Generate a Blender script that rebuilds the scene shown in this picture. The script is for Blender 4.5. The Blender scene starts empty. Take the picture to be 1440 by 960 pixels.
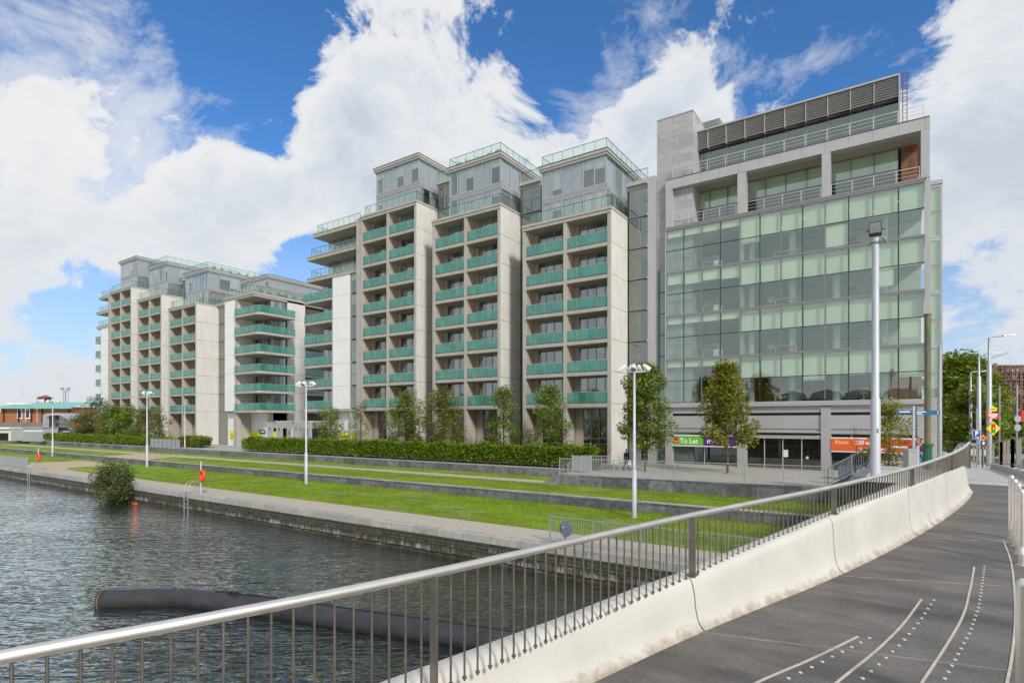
import bpy, math, random
from math import radians, sin, cos, pi, sqrt, atan2
from mathutils import Vector, Matrix, noise as mnoise
random.seed(7)
sc = bpy.context.scene
COL = sc.collection
# ---------------------------------------------------------------- frame
# world x runs along the apartment fronts (right = +), y runs into the block, z = 0 is the eye level
F = 795.0; HOR = 592.0
YAW = radians(34.28); CA, SA = cos(YAW), sin(YAW)
def ray(px):
    r = (px-720)/F
    return CA*r-SA, SA*r+CA
def G(px, py, z):                       # point of a level surface at height z
    t = z*F/(HOR-py); a, b = ray(px)
    return Vector((a*t, b*t, z))
def XY(px, yp):                         # x on the upright plane y = yp
    a, b = ray(px); return a/b*yp
def ZY(px, py, yp):
    a, b = ray(px); return (HOR-py)/F*yp/b
def CW(X, Y, z=0.0):                    # metres right / ahead of the eye -> world
    return Vector((CA*X-SA*Y, SA*X+CA*Y, z))
def CD(px, d, z=0.0):
    return CW((px-720)/F*d, d, z)
def zdeck(y):
    pts = [(-40,-2.9),(-5,-2.29),(5.7,-2.07),(18.7,-1.80),(23,-1.84),(30,-2.1),(44,-2.75),(62,-3.4),(80,-3.9),(95,-4.0),(3000,-4.0)]
    for (a,za),(b,zb) in zip(pts, pts[1:]):
        if y <= b: return za+(zb-za)*(y-a)/(b-a)
    return -4.0
def GD(px, py):                         # point on the bridge deck / street
    z = -2.0
    for _ in range(12):
        p = G(px, py, z); z = zdeck(p.y)
    return G(px, py, z)
# ---------------------------------------------------------------- materials
def nt_new(name):
    m = bpy.data.materials.new(name); m.use_nodes = True
    nt = m.node_tree; nt.nodes.clear()
    out = nt.nodes.new('ShaderNodeOutputMaterial')
    return m, nt, out
class N:
    def __init__(s, nt): s.nt = nt
    def n(s, t, **k):
        nd = s.nt.nodes.new(t)
        for a, v in k.items(): setattr(nd, a, v)
        return nd
    def l(s, a, b): s.nt.links.new(a, b)
    def pos(s): return s.n('ShaderNodeNewGeometry').outputs['Position']
    def mapping(s, v, scale=(1,1,1), rot=(0,0,0)):
        m = s.n('ShaderNodeMapping'); m.inputs['Scale'].default_value = scale; m.inputs['Rotation'].default_value = rot
        s.l(v, m.inputs['Vector']); return m.outputs[0]
    def noise(s, v, scale, detail=5, rough=.55, dist=0):
        t = s.n('ShaderNodeTexNoise'); t.inputs['Scale'].default_value = scale; t.inputs['Detail'].default_value = detail
        t.inputs['Roughness'].default_value = rough; t.inputs['Distortion'].default_value = dist
        s.l(v, t.inputs['Vector']); return t.outputs['Fac']
    def ramp(s, f, stops):
        r = s.n('ShaderNodeValToRGB'); e = r.color_ramp.elements
        while len(e) < len(stops): e.new(.5)
        for i, (p, c) in enumerate(stops):
            e[i].position = p; e[i].color = (*c, 1) if len(c) == 3 else c
        s.l(f, r.inputs[0]); return r.outputs[0]
    def mix(s, f, a, b, mode='MIX'):
        m = s.n('ShaderNodeMix', data_type='RGBA', blend_type=mode)
        for sock, v in ((m.inputs[0], f), (m.inputs[6], a), (m.inputs[7], b)):
            if isinstance(v, (int, float)): sock.default_value = v
            elif isinstance(v, tuple): sock.default_value = (*v, 1) if len(v) == 3 else v
            else: s.l(v, sock)
        return m.outputs[2]
    def math(s, op, a, b=None, c=None, clamp=False):
        m = s.n('ShaderNodeMath', operation=op); m.use_clamp = clamp
        for i, v in enumerate((a, b, c)):
            if v is None: continue
            if isinstance(v, (int, float)): m.inputs[i].default_value = v
            else: s.l(v, m.inputs[i])
        return m.outputs[0]
    def bump(s, h, strength=.3, dist=.02):
        b = s.n('ShaderNodeBump'); b.inputs['Strength'].default_value = strength; b.inputs['Distance'].default_value = dist
        s.l(h, b.inputs['Height']); return b.outputs[0]
    def bsdf(s, col, rough=.6, metal=0, normal=None, spec=.5, coat=0):
        p = s.n('ShaderNodeBsdfPrincipled')
        if isinstance(col, tuple): p.inputs['Base Color'].default_value = (*col, 1)
        else: s.l(col, p.inputs['Base Color'])
        if isinstance(rough, (int, float)): p.inputs['Roughness'].default_value = rough
        else: s.l(rough, p.inputs['Roughness'])
        p.inputs['Metallic'].default_value = metal
        p.inputs['Specular IOR Level'].default_value = spec
        p.inputs['Coat Weight'].default_value = coat
        if normal is not None: s.l(normal, p.inputs['Normal'])
        return p
def M(name, col, rough=.6, metal=0, var=.12, scale=3.0, bump=0, streak=0, spec=.5, fine=30, coat=0):
    """a plain material with uneven tone; streak > 0 draws that variation out downwards (rain marks)"""
    m, nt, out = nt_new(name); s = N(nt); v = s.pos()
    f = s.noise(v, scale, 6)
    lo = tuple(c*(1-var) for c in col); hi = tuple(min(1, c*(1+var)) for c in col)
    c = s.ramp(f, [(.3, lo), (.7, hi)])
    if streak:
        f2 = s.noise(s.mapping(v, (2.2, 2.2, .16)), 1.6, 6, .6)
        c = s.mix(s.math('MULTIPLY', s.ramp(f2, [(.45, (0,0,0)), (.75, (1,1,1))]), streak), c, tuple(k*.62 for k in col))
    nrm = s.bump(s.noise(v, fine, 4), bump, .02) if bump else None
    b = s.bsdf(c, rough, metal, nrm, spec, coat)
    s.l(b.outputs[0], out.inputs[0]); return m
def brick_mat(name, c1, c2, mortar, w, h, msize=.02, axes='xz', rough=.8, bump=.4, moss=None, offset=.5, var=.35):
    m, nt, out = nt_new(name); s = N(nt); v = s.pos()
    sep = s.n('ShaderNodeSeparateXYZ'); s.l(v, sep.inputs[0])
    cmb = s.n('ShaderNodeCombineXYZ')
    if axes == 'xz':                    # works on faces that look along x as well
        s.l(s.math('ADD', sep.outputs[0], sep.outputs[1]), cmb.inputs[0]); s.l(sep.outputs[2], cmb.inputs[1])
    else:
        s.l(sep.outputs[0], cmb.inputs[0]); s.l(sep.outputs[1], cmb.inputs[1])
    br = s.n('ShaderNodeTexBrick'); br.offset = offset
    br.inputs['Scale'].default_value = 1; br.inputs['Brick Width'].default_value = w; br.inputs['Row Height'].default_value = h
    br.inputs['Mortar Size'].default_value = msize; br.inputs['Mortar Smooth'].default_value = .3
    br.inputs['Color1'].default_value = (*c1, 1); br.inputs['Color2'].default_value = (*c2, 1); br.inputs['Mortar'].default_value = (*mortar, 1)
    if msize > .015:
        wob = s.n('ShaderNodeVectorMath', operation='MULTIPLY_ADD')
        nz = s.n('ShaderNodeTexNoise'); nz.inputs['Scale'].default_value = 2.0; s.l(v, nz.inputs['Vector'])
        wob.inputs[1].default_value = (.16, .12, 0); s.l(nz.outputs['Color'], wob.inputs[0]); s.l(cmb.outputs[0], wob.inputs[2])
        s.l(wob.outputs[0], br.inputs['Vector'])
    else: s.l(cmb.outputs[0], br.inputs['Vector'])
    f = s.noise(v, 2.5, 8, .65)
    c = s.mix(s.ramp(f, [(.35, (0,0,0)), (.7, (1,1,1))]), br.outputs['Color'], s.mix(1.0, br.outputs['Color'], (1-var,1-var,1-var), 'MULTIPLY'))
    if moss:
        col, z0, z1, amt = moss         # growth and damp that belong to the waterside stone
        hgt = s.math('MULTIPLY', s.math('SUBTRACT', sep.outputs[2], z0), 1/(z1-z0), clamp=True)
        nn = s.noise(v, 1.3, 8, .7); drip = s.noise(s.mapping(v, (2.4, 2.4, .25)), 1.5, 7, .65)
        up = s.math('ADD', s.math('MULTIPLY', nn, .5), s.math('ADD', s.math('MULTIPLY', drip, .55), s.math('MULTIPLY', hgt, .34)))
        c = s.mix(s.math('MULTIPLY', s.ramp(up, [(.56,(0,0,0)),(.64,(1,1,1))]), amt), c, col)
        low = s.math('SUBTRACT', s.math('ADD', nn, .25), s.math('MULTIPLY', hgt, 2.2))
        c = s.mix(s.math('MULTIPLY', s.ramp(low, [(.30,(0,0,0)),(.55,(1,1,1))]), .9), c, (.040,.028,.014))
        rust = s.math('MULTIPLY', s.ramp(s.noise(v, .30, 7, .7), [(.60,(0,0,0)),(.66,(1,1,1))]), s.math('SUBTRACT', 1.0, hgt, clamp=True))
        c = s.mix(s.math('MULTIPLY', rust, .8), c, (.24,.10,.04))
    hb = s.math('ADD', s.math('MULTIPLY', br.outputs['Fac'], -1), s.math('MULTIPLY', s.noise(v, 14, 6), .5))
    b = s.bsdf(c, rough, 0, s.bump(hb, bump, .04))
    s.l(b.outputs[0], out.inputs[0]); return m
def glass_mat(name, tint, base=.10, rough=.01, trans=1.0, body=None, bodyf=0.0, wav=.0):
    """thin pane: clear tinted sheet + mirror reflection by angle (+ a frosted body for coloured balustrades)"""
    m, nt, out = nt_new(name); s = N(nt)
    t = s.n('ShaderNodeBsdfTransparent'); t.inputs[0].default_value = (*tint, 1)
    g = s.n('ShaderNodeBsdfGlossy'); g.inputs['Roughness'].default_value = rough; g.inputs[0].default_value = (.90,.96,.91,1)
    if wav:
        s.l(s.bump(s.noise(s.pos(), .7, 2), wav, .06), g.inputs['Normal'])
    fr = s.n('ShaderNodeFresnel'); gb = s.n('ShaderNodeNewGeometry')
    s.l(s.math('ADD', 1.5, s.math('MULTIPLY', gb.outputs['Backfacing'], 1/1.5-1.5)), fr.inputs[0])   # the same mirror strength from both faces of the pane
    f = s.math('ADD', s.math('MULTIPLY', fr.outputs[0], .95), base, clamp=True)
    first = t.outputs[0]
    if body:
        d = s.n('ShaderNodeBsdfDiffuse')
        fv = s.noise(s.pos(), .9, 4)
        s.l(s.ramp(fv, [(.3, tuple(c*.8 for c in body)), (.7, tuple(c*1.2 for c in body))]), d.inputs[0])
        mm = s.n('ShaderNodeMixShader'); mm.inputs[0].default_value = bodyf
        s.l(t.outputs[0], mm.inputs[1]); s.l(d.outputs[0], mm.inputs[2]); first = mm.outputs[0]
    mx = s.n('ShaderNodeMixShader'); s.l(f, mx.inputs[0]); s.l(first, mx.inputs[1]); s.l(g.outputs[0], mx.inputs[2])
    s.l(mx.outputs[0], out.inputs[0]); return m
def leaf_mat(name, stops, trans=.35):
    m, nt, out = nt_new(name); s = N(nt)
    g = s.n('ShaderNodeNewGeometry')
    f = s.math('ADD', s.math('MULTIPLY', g.outputs['Random Per Island'], .55), s.math('MULTIPLY', s.noise(g.outputs['Position'], .9, 3), .5))
    c = s.ramp(f, stops)
    b = s.bsdf(c, .55, 0, None, .3)
    t = s.n('ShaderNodeBsdfTranslucent'); s.l(s.mix(1, c, (1.5,1.5,.6), 'MULTIPLY'), t.inputs[0])
    mx = s.n('ShaderNodeMixShader'); mx.inputs[0].default_value = trans
    s.l(b.outputs[0], mx.inputs[1]); s.l(t.outputs[0], mx.inputs[2]); s.l(mx.outputs[0], out.inputs[0]); return m
# ---------------------------------------------------------------- mesh builder
class MB:
    def __init__(s): s.v = []; s.f = []; s.m = []; s.sm = []
    def face(s, pts, m=0, smooth=False):
        i = len(s.v); s.v += [tuple(p) for p in pts]; s.f.append(tuple(range(i, i+len(pts)))); s.m.append(m); s.sm.append(smooth)
    def box(s, x0, x1, y0, y1, z0, z1, m=0):
        if x0 > x1: x0, x1 = x1, x0
        if y0 > y1: y0, y1 = y1, y0
        if z0 > z1: z0, z1 = z1, z0
        i = len(s.v)
        s.v += [(x0,y0,z0),(x1,y0,z0),(x1,y1,z0),(x0,y1,z0),(x0,y0,z1),(x1,y0,z1),(x1,y1,z1),(x0,y1,z1)]
        for q in ((0,3,2,1),(4,5,6,7),(0,1,5,4),(1,2,6,5),(2,3,7,6),(3,0,4,7)):
            s.f.append(tuple(i+k for k in q)); s.m.append(m); s.sm.append(False)
        return s
    def bar(s, a, b, w, h, m=0, up=(0,0,1)):           # a rectangular bar from a to b
        a = Vector(a); b = Vector(b); d = (b-a).normalized(); u = Vector(up)
        if abs(d.dot(u)) > .98: u = Vector((0,1,0))
        r = d.cross(u).normalized(); u = r.cross(d)
        i = len(s.v)
        for p in (a, b):
            for sx, sy in ((-1,-1),(1,-1),(1,1),(-1,1)): s.v.append(tuple(p+r*sx*w/2+u*sy*h/2))
        for q in ((0,1,2,3),(7,6,5,4),(0,4,5,1),(1,5,6,2),(2,6,7,3),(3,7,4,0)):
            s.f.append(tuple(i+k for k in q)); s.m.append(m); s.sm.append(False)
        return s
    def tube(s, pts, r, n=8, m=0, caps=True):
        pts = [Vector(p) for p in pts]
        rs = r if isinstance(r, (list, tuple)) else [r]*len(pts)
        base = len(s.v); ref = None
        for k, p in enumerate(pts):
            d = (pts[min(k+1, len(pts)-1)]-pts[max(k-1, 0)]).normalized()
            if ref is None:
                ref = Vector((0,0,1)) if abs(d.z) < .9 else Vector((1,0,0))
            a = d.cross(ref).normalized(); b = a.cross(d); ref = b
            for j in range(n):
                t = 2*pi*j/n; s.v.append(tuple(p+(a*cos(t)+b*sin(t))*rs[k]))
        for k in range(len(pts)-1):
            for j in range(n):
                q = (base+k*n+j, base+k*n+(j+1)%n, base+(k+1)*n+(j+1)%n, base+(k+1)*n+j)
                s.f.append(q); s.m.append(m); s.sm.append(True)
        if caps:
            e = base+(len(pts)-1)*n                   # caps get their own corners so the round side shades cleanly
            s.face([s.v[base+j] for j in range(n)][::-1], m); s.face([s.v[e+j] for j in range(n)], m)
        return s
    def loft(s, secs, m=0, close=False, smooth=True):   # rows of equal length point lists
        base = len(s.v); n = len(secs[0])
        for r in secs: s.v += [tuple(p) for p in r]
        for k in range(len(secs)-1):
            for j in range(n if close else n-1):
                s.f.append((base+k*n+j, base+k*n+(j+1)%n, base+(k+1)*n+(j+1)%n, base+(k+1)*n+j)); s.m.append(m); s.sm.append(smooth)
        return s
    def prism(s, poly, z0, z1, m=0):
        n = len(poly); i = len(s.v)
        s.v += [(p[0],p[1],z0) for p in poly]+[(p[0],p[1],z1) for p in poly]
        s.f.append(tuple(i+k for k in range(n))[::-1]); s.f.append(tuple(i+n+k for k in range(n)))
        s.m += [m,m]; s.sm += [False,False]
        for k in range(n):
            s.f.append((i+k, i+(k+1)%n, i+n+(k+1)%n, i+n+k)); s.m.append(m); s.sm.append(False)
        return s
    def build(s, name, mats, parent=None, loc=None, **tags):
        me = bpy.data.meshes.new(name); me.from_pydata(s.v, [], s.f); me.update()
        if not isinstance(mats, (list, tuple)): mats = [mats]
        for mm in mats: me.materials.append(mm)
        me.polygons.foreach_set('material_index', s.m)
        me.polygons.foreach_set('use_smooth', s.sm)
        o = bpy.data.objects.new(name, me); COL.objects.link(o)
        if parent is not None: o.parent = parent
        if loc: o.location = loc
        for k, v in tags.items(): o[k] = v
        return o
def thing(name, label, cat, loc=(0,0,0), rz=0, group=None):
    o = bpy.data.objects.new(name, None); COL.objects.link(o); o.location = loc; o.rotation_euler = (0,0,rz)
    o.empty_display_size = .3
    o['label'] = label; o['category'] = cat
    if group: o['group'] = group
    return o
def kids(o): return [c for c in bpy.data.objects if c.parent == o]
def dup(o, parent=None):
    c = o.copy(); COL.objects.link(c)
    if parent is not None: c.parent = parent
    for ch in kids(o): dup(ch, c)
    return c
def again(o, label, loc, rz=None, scale=None):
    c = dup(o); c['label'] = label; c.location = loc
    if rz is not None: c.rotation_euler = (0,0,rz)
    if scale: c.scale = scale
    return c
def text_mesh(body, size, name, mat, parent, loc, rot=(pi/2,0,0), bold=.012, extr=.004, align='LEFT'):
    cu = bpy.data.curves.new('lettering', 'FONT'); cu.body = body; cu.size = size; cu.extrude = extr; cu.offset = bold*size; cu.align_x = align
    cu.resolution_u = 3
    t = bpy.data.objects.new('tmp', cu); COL.objects.link(t)
    dg = bpy.context.evaluated_depsgraph_get(); me = bpy.data.meshes.new_from_object(t.evaluated_get(dg))
    bpy.data.objects.remove(t); me.name = name; me.materials.clear(); me.materials.append(mat)
    o = bpy.data.objects.new(name, me); COL.objects.link(o); o.parent = parent; o.location = loc; o.rotation_euler = rot
    return o
# ---------------------------------------------------------------- palette
concrete   = M('beige_precast', (.43,.395,.35), .8, var=.09, scale=1.2, bump=.08, streak=.30)
cream      = M('cream_wall_panel', (.66,.632,.59), .8, var=.06, scale=.8, bump=.05, streak=.32)
white_pan  = M('white_wall_panel', (.80,.79,.76), .7, var=.04, scale=.8, streak=.12)
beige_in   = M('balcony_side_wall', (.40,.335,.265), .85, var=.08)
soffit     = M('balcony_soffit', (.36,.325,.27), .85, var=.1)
joint      = M('dark_joint', (.10,.095,.09), .9)
frame_grey = M('grey_window_frame', (.27,.26,.25), .45, .3, var=.08)
frame_pale = M('pale_aluminium', (.52,.52,.51), .4, .5, var=.06)
steel_dark = M('dark_green_steel', (.055,.075,.075), .4, .4)
metal_pan  = M('grey_metal_cladding', (.47,.455,.445), .5, .25, var=.06, scale=.7, streak=.12)
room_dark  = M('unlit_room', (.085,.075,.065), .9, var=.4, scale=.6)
room_wood  = M('timber_lining', (.30,.15,.06), .6, var=.35, scale=1.4)
curtain_w  = M('white_curtain', (.70,.69,.66), .9, var=.08, scale=6)
curtain_g  = M('grey_curtain', (.42,.41,.42), .9, var=.15, scale=6)
blind_l    = M('lilac_grey_blind', (.56,.545,.58), .8, var=.06)
apt_glass  = glass_mat('apartment_glass', (.82,.84,.83), .17)
pent_glass = glass_mat('penthouse_glass', (.88,.90,.91), .14)
teal_glass = glass_mat('teal_balcony_glass', (.62,.86,.80), .04, .06, body=(.085,.33,.27), bodyf=.55)
clear_green= glass_mat('clear_green_glass', (.925,.98,.955), .015, .02, body=(.30,.55,.48), bodyf=.012)
office_glass = glass_mat('office_glass', (.905,.95,.90), .12, .004, wav=.05)
office_dark  = glass_mat('shopfront_glass', (.78,.82,.80), .05)
granite_pan = brick_mat('granite_cladding', (.38,.37,.375), (.47,.455,.46), (.19,.185,.19), 1.25, .62, .012, bump=.1, rough=.7, var=.15)
quay_stone = brick_mat('quay_stone', (.40,.395,.405), (.20,.195,.195), (.010,.009,.008), .62, .33, .035, bump=.9, moss=((.045,.042,.018), -6.5, -5.3, .85), var=.5)
terr_stone = brick_mat('terrace_stone', (.27,.275,.29), (.15,.152,.165), (.09,.09,.095), 1.7, .80, .014, bump=.9, rough=.9, var=.6, offset=.5)
coping_m   = brick_mat('granite_coping', (.50,.475,.44), (.36,.345,.32), (.12,.115,.11), 1.6, 3.0, .012, 'xy', bump=.3, var=.3)
paving     = brick_mat('plaza_paving', (.46,.43,.39), (.38,.355,.325), (.24,.225,.205), .9, .6, .008, 'xy', bump=.1, var=.14)
gravel     = M('gravel_path', (.44,.385,.32), .95, var=.25, scale=8, bump=.3)
sandy      = M('sandy_path', (.48,.37,.25), .95, var=.16, scale=3, bump=.3)
stainless  = M('brushed_steel', (.80,.75,.68), .40, .9, var=.10, scale=5)
steel_brown= M('weathered_steel', (.26,.225,.185), .42, .75, var=.25, scale=6)
galv       = M('galvanised_steel', (.42,.43,.44), .5, .5, var=.12, scale=8)
lamp_paint = M('pale_grey_pole_paint', (.52,.53,.56), .45, .1, var=.06, scale=2)
dark_metal = M('dark_metal', (.06,.06,.065), .5, .4)
bark       = M('bark', (.10,.07,.05), .9, var=.3, scale=12, bump=.4)
black      = M('black_rubber', (.02,.02,.02), .6)
# ================================================================ apartment buildings
SH = 3.02; Z0 = 1.70
def zk(k): return Z0+SH*k
YF, YW, YB = 48.7, 50.3, 52.4
rnd = random.Random(11)
spandrel_m = M('lilac_grey_spandrel', (.30,.29,.31), .5)
def window(par, x0, x1, y, z0, z1, n, glass=apt_glass, frame=frame_grey, fw=.07, rails=(), kind='mix', name='window', depth=.35, axis='x'):
    """a glazed bay in a frame, curtains behind the panes; axis y for bays that face +x (then y is the x plane)"""
    def bx(mb, a0, a1, b0, b1, c0, c1, m=0):
        if axis == 'x': mb.box(a0, a1, b0, b1, c0, c1, m)
        else: mb.box(-b1+2*y, -b0+2*y, a0, a1, c0, c1, m)
    fr = MB(); w = (x1-x0)/n
    for i in range(n+1):
        xx = x0+i*w; bx(fr, max(x0, xx-fw/2), min(x1, xx+fw/2), y-.03, y+.06, z0, z1)
    for zz in (z0, z1-fw)+tuple(rails):
        bx(fr, x0, x1, y-.022, y+.052, zz, zz+fw)
    o = fr.build(name, frame, par)
    p = MB(); bx(p, x0+.01, x1-.01, y+.005, y+.015, z0+.01, z1-.01); p.build('pane', glass, o)
    if kind:
        c = MB()
        for i in range(n):
            a, b = x0+i*w+.05, x0+(i+1)*w-.05; r = rnd.random()
            if kind == 'pent':
                if r < .55: bx(c, a, b, y+.12, y+.15, z0+.03, z1-.03, 2)
                elif r < .85: bx(c, a, b, y+.12, y+.15, z1-(z1-z0)*rnd.uniform(.3,.9), z1-.03, 0)
                elif r < .9: bx(c, a, a+(b-a)*.45, y+.12, y+.16, z0+.03, z1-.03, 0)
            else:
                if r < .30: bx(c, a, b, y+.12, y+.15, z0+.03, z1-.03, 0)
                elif r < .50: bx(c, a, a+(b-a)*rnd.uniform(.3,.7), y+.12, y+.16, z0+.03, z1-.03, 1)
                elif r < .62: bx(c, a, b, y+.12, y+.15, z1-(z1-z0)*rnd.uniform(.2,.6), z1-.03, 0)
        if c.v: c.build('curtain', [curtain_w, curtain_g, blind_l], o)
    return o
def balustrade(par, pts, z0, h, n_per=1.1, glass=teal_glass, rail=steel_dark, name='balustrade', inset=.03, post=.025, toprail=True):
    """glass panels with thin posts along a polyline of (x, y)"""
    mb = MB()
    for (ax, ay), (bx_, by) in zip(pts, pts[1:]):
        L = sqrt((bx_-ax)**2+(by-ay)**2); n = max(1, round(L/n_per)); d = Vector(((bx_-ax)/L, (by-ay)/L, 0))
        for i in range(n):
            p = Vector((ax, ay, 0))+d*(L*i/n+.02); q = Vector((ax, ay, 0))+d*(L*(i+1)/n-.02)
            mb.bar(p+Vector((0,0,z0+.06+(h-.1)/2)), q+Vector((0,0,z0+.06+(h-.1)/2)), .016, h-.1, 0)
        for i in range(n+1):
            p = Vector((ax, ay, 0))+d*(L*i/n)
            mb.bar(p+Vector((0,0,z0)), p+Vector((0,0,z0+h)), post, post, 1)
        zt = Vector((0,0,z0+h))
        if toprail: mb.bar(Vector((ax,ay,0))+zt, Vector((bx_,by,0))+zt, .045, .035, 1)
        zt = Vector((0,0,z0+.03)); mb.bar(Vector((ax,ay,0))+zt, Vector((bx_,by,0))+zt, .05, .06, 2)
    return mb.build(name, [glass, rail, steel_dark], par)
def side_panels(par, x, y0, y1, z0, ks, sgn=1, mat=cream, name='side_wall'):
    mb = MB(); mb.box(x-sgn*.30, x-sgn*.02, y0+.09, y1, z0, zk(ks), 1)
    zs = [z0]+[zk(k)-.05 for k in range(0, ks+1)]
    for a, b in zip(zs, zs[1:]):
        mb.box(x-sgn*.04, x, y0+.01, y1-.01, a+.02, b-.02, 0)
    return mb.build(name, [mat, joint], par)
def tower(b, x0, x1, K, dx=0):
    x0 += dx; x1 += dx; xm = (x0+x1)/2
    # piers, slab bands
    mb = MB()
    for xa, xb in ((x0, x0+.34), (xm-.17, xm+.17), (x1-.40, x1-.042)):
        mb.box(xa, xb, YF, YW+.1, -4, zk(K)-.40)
    mb.box(x0-.02, x1-.045, YF-.05, YW+1.9, zk(K)-.36, zk(K)-.05)
    mb.box(x0-.06, x1+.05, YF-.12, YB+.1, zk(K)-.04, zk(K)+.22)
    mb.build('tower_frame', concrete, b)
    m2 = MB(); m2.box(x0, x1-.05, YF+.02, YB, zk(K)-.052, zk(K)-.041); m2.build('roof_edge_shadow_gap', joint, b)
    side_panels(b, x1, YF+.0, YB+.2, -4, K)
    side_panels(b, x0, YF+.40, YB+.2, -4, K, -1)
    # dividing walls inside the loggias
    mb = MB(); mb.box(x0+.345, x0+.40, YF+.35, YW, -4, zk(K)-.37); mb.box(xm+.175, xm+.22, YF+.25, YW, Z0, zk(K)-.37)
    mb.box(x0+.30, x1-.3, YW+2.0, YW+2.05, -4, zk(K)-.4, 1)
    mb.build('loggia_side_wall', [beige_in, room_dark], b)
    for k in range(K):
        z = zk(k)
        for xa, xb in ((x0+.34, xm-.17), (xm+.17, x1-.40)):
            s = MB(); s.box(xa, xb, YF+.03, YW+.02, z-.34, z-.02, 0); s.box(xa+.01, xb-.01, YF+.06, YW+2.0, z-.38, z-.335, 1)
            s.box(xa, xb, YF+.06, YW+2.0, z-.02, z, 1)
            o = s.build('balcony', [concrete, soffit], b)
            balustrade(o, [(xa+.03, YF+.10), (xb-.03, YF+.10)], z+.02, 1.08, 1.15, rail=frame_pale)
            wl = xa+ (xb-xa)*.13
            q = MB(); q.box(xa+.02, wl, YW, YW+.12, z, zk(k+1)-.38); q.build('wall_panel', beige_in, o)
            window(b, wl, xb-.03, YW, z+.02, zk(k+1)-.40, 4)
    # ground floor shopfronts, two storeys of glazing in a grid
    for i, (xa, xb) in enumerate(((x0+.34, xm-.17), (xm+.17, x1-.40))):
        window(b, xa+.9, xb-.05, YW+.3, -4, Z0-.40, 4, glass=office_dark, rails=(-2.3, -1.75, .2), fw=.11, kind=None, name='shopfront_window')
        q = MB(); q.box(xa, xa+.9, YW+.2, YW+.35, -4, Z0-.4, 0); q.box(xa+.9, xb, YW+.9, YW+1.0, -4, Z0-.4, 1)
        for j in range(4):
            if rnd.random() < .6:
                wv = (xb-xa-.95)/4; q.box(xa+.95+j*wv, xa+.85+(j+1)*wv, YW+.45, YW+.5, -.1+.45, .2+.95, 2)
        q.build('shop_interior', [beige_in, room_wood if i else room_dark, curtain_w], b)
    s = MB(); s.box(x0+.34, x1-.40, YF+.03, YW+2.0, Z0-.42, Z0-.385); s.build('canopy_soffit', soffit, b)
def link(b, x0, x1, K, dx=0, rail=True, right_open=True, ledge=None):
    """recessed glazed strip between towers, one storey higher than the tower on its right"""
    x0 += dx; x1 += dx
    mb = MB(); yb = YB
    mb.box(x0, x1, yb+.12, yb+.5, -4, zk(K)-.3, 1)
    mb.box(x0-.0, x1+.0, yb-.35, yb+9, zk(K)+.05, zk(K)+.42, 0)
    mb.box(x0, x1, yb-.05, yb+9, zk(K)-.3, zk(K)+.05, 0)
    mb.build('link_wall', [concrete, room_dark], b)
    for k in range(-1, K):
        za = zk(k)+.02 if k >= 0 else -4; zb = zk(k+1)-.1
        window(b, x0+.25, x1-.05, yb, za, zb, 2, rails=(za+1.4,) if k >= 0 else (), kind='mix', name='link_window')
    if rail: balustrade(b, [(x0+.1, yb-.2), (x1-.05, yb-.2)], zk(K)+.42, 1.05, .85, glass=clear_green, name='roof_balustrade')
def penthouse(b, x0, x1, K, yf=50.1, yback=64, dx=0, top=None, rail=True, n=6, z0=None, terr=True, sides=7):
    x0 += dx; x1 += dx
    zb = zk(K)+.16 if z0 is None else z0; zt = top if top is not None else zk(K)+6.35
    o = MB(); o.box(x0-.28, x1+.28, yf-.30, yback, zt-.30, zt, 0); o.box(x0-.20, x1+.20, yf-.20, yback-.05, zt-.52, zt-.302, 1)
    o.box(x0-.32, x1+.32, yf-.34, yback, zt+.001, zt+.05, 2)
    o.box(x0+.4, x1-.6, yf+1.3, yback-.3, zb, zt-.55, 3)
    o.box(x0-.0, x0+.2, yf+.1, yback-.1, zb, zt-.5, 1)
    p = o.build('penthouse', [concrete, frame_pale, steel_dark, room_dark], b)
    zm = zb+(zt-zb)*.40
    window(p, x0, x1, yf, zm+.45, zt-.52, n, glass=pent_glass, frame=frame_pale, kind='pent')
    window(p, x0, x1, yf, zb, zm, n, glass=pent_glass, frame=frame_pale, kind='pent')
    s = MB(); s.box(x0, x1, yf-.02, yf+.07, zm, zm+.45); s.box(x1-.05, x1+.02, yf+.08, yback-.3, zm, zm+.45); s.build('spandrel_band', spandrel_m, p)
    window(p, yf+.1, yback-.3, x1, zm+.45, zt-.52, sides, glass=pent_glass, frame=frame_pale, kind='pent', axis='y')
    window(p, yf+.1, yback-.3, x1, zb, zm, sides, glass=pent_glass, frame=frame_pale, kind='pent', axis='y')
    if rail: balustrade(p, [(x0+.1, yf+3), (x0+.1, yf-.1), (x1+.1, yf-.1), (x1+.1, yback-.5)], zt+.05, 1.0, 1.25, glass=clear_green, name='roof_balustrade')
def terrace_rail(b, x0, x1, K, dx=0):
    x0 += dx; x1 += dx
    balustrade(b, [(x0+.9, YF+.6), (x0+.9, YF+.0), (x1+.0, YF+.0), (x1+.0, YB+.6)], zk(K)+.16, 1.08, 1.0, glass=clear_green, name='terrace_balustrade')
    t = MB(); t.box(x0+.1, x1-.05, YF+.1, YB+10, zk(K)-.04, zk(K)+.14); t.build('terrace', concrete, b)
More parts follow.
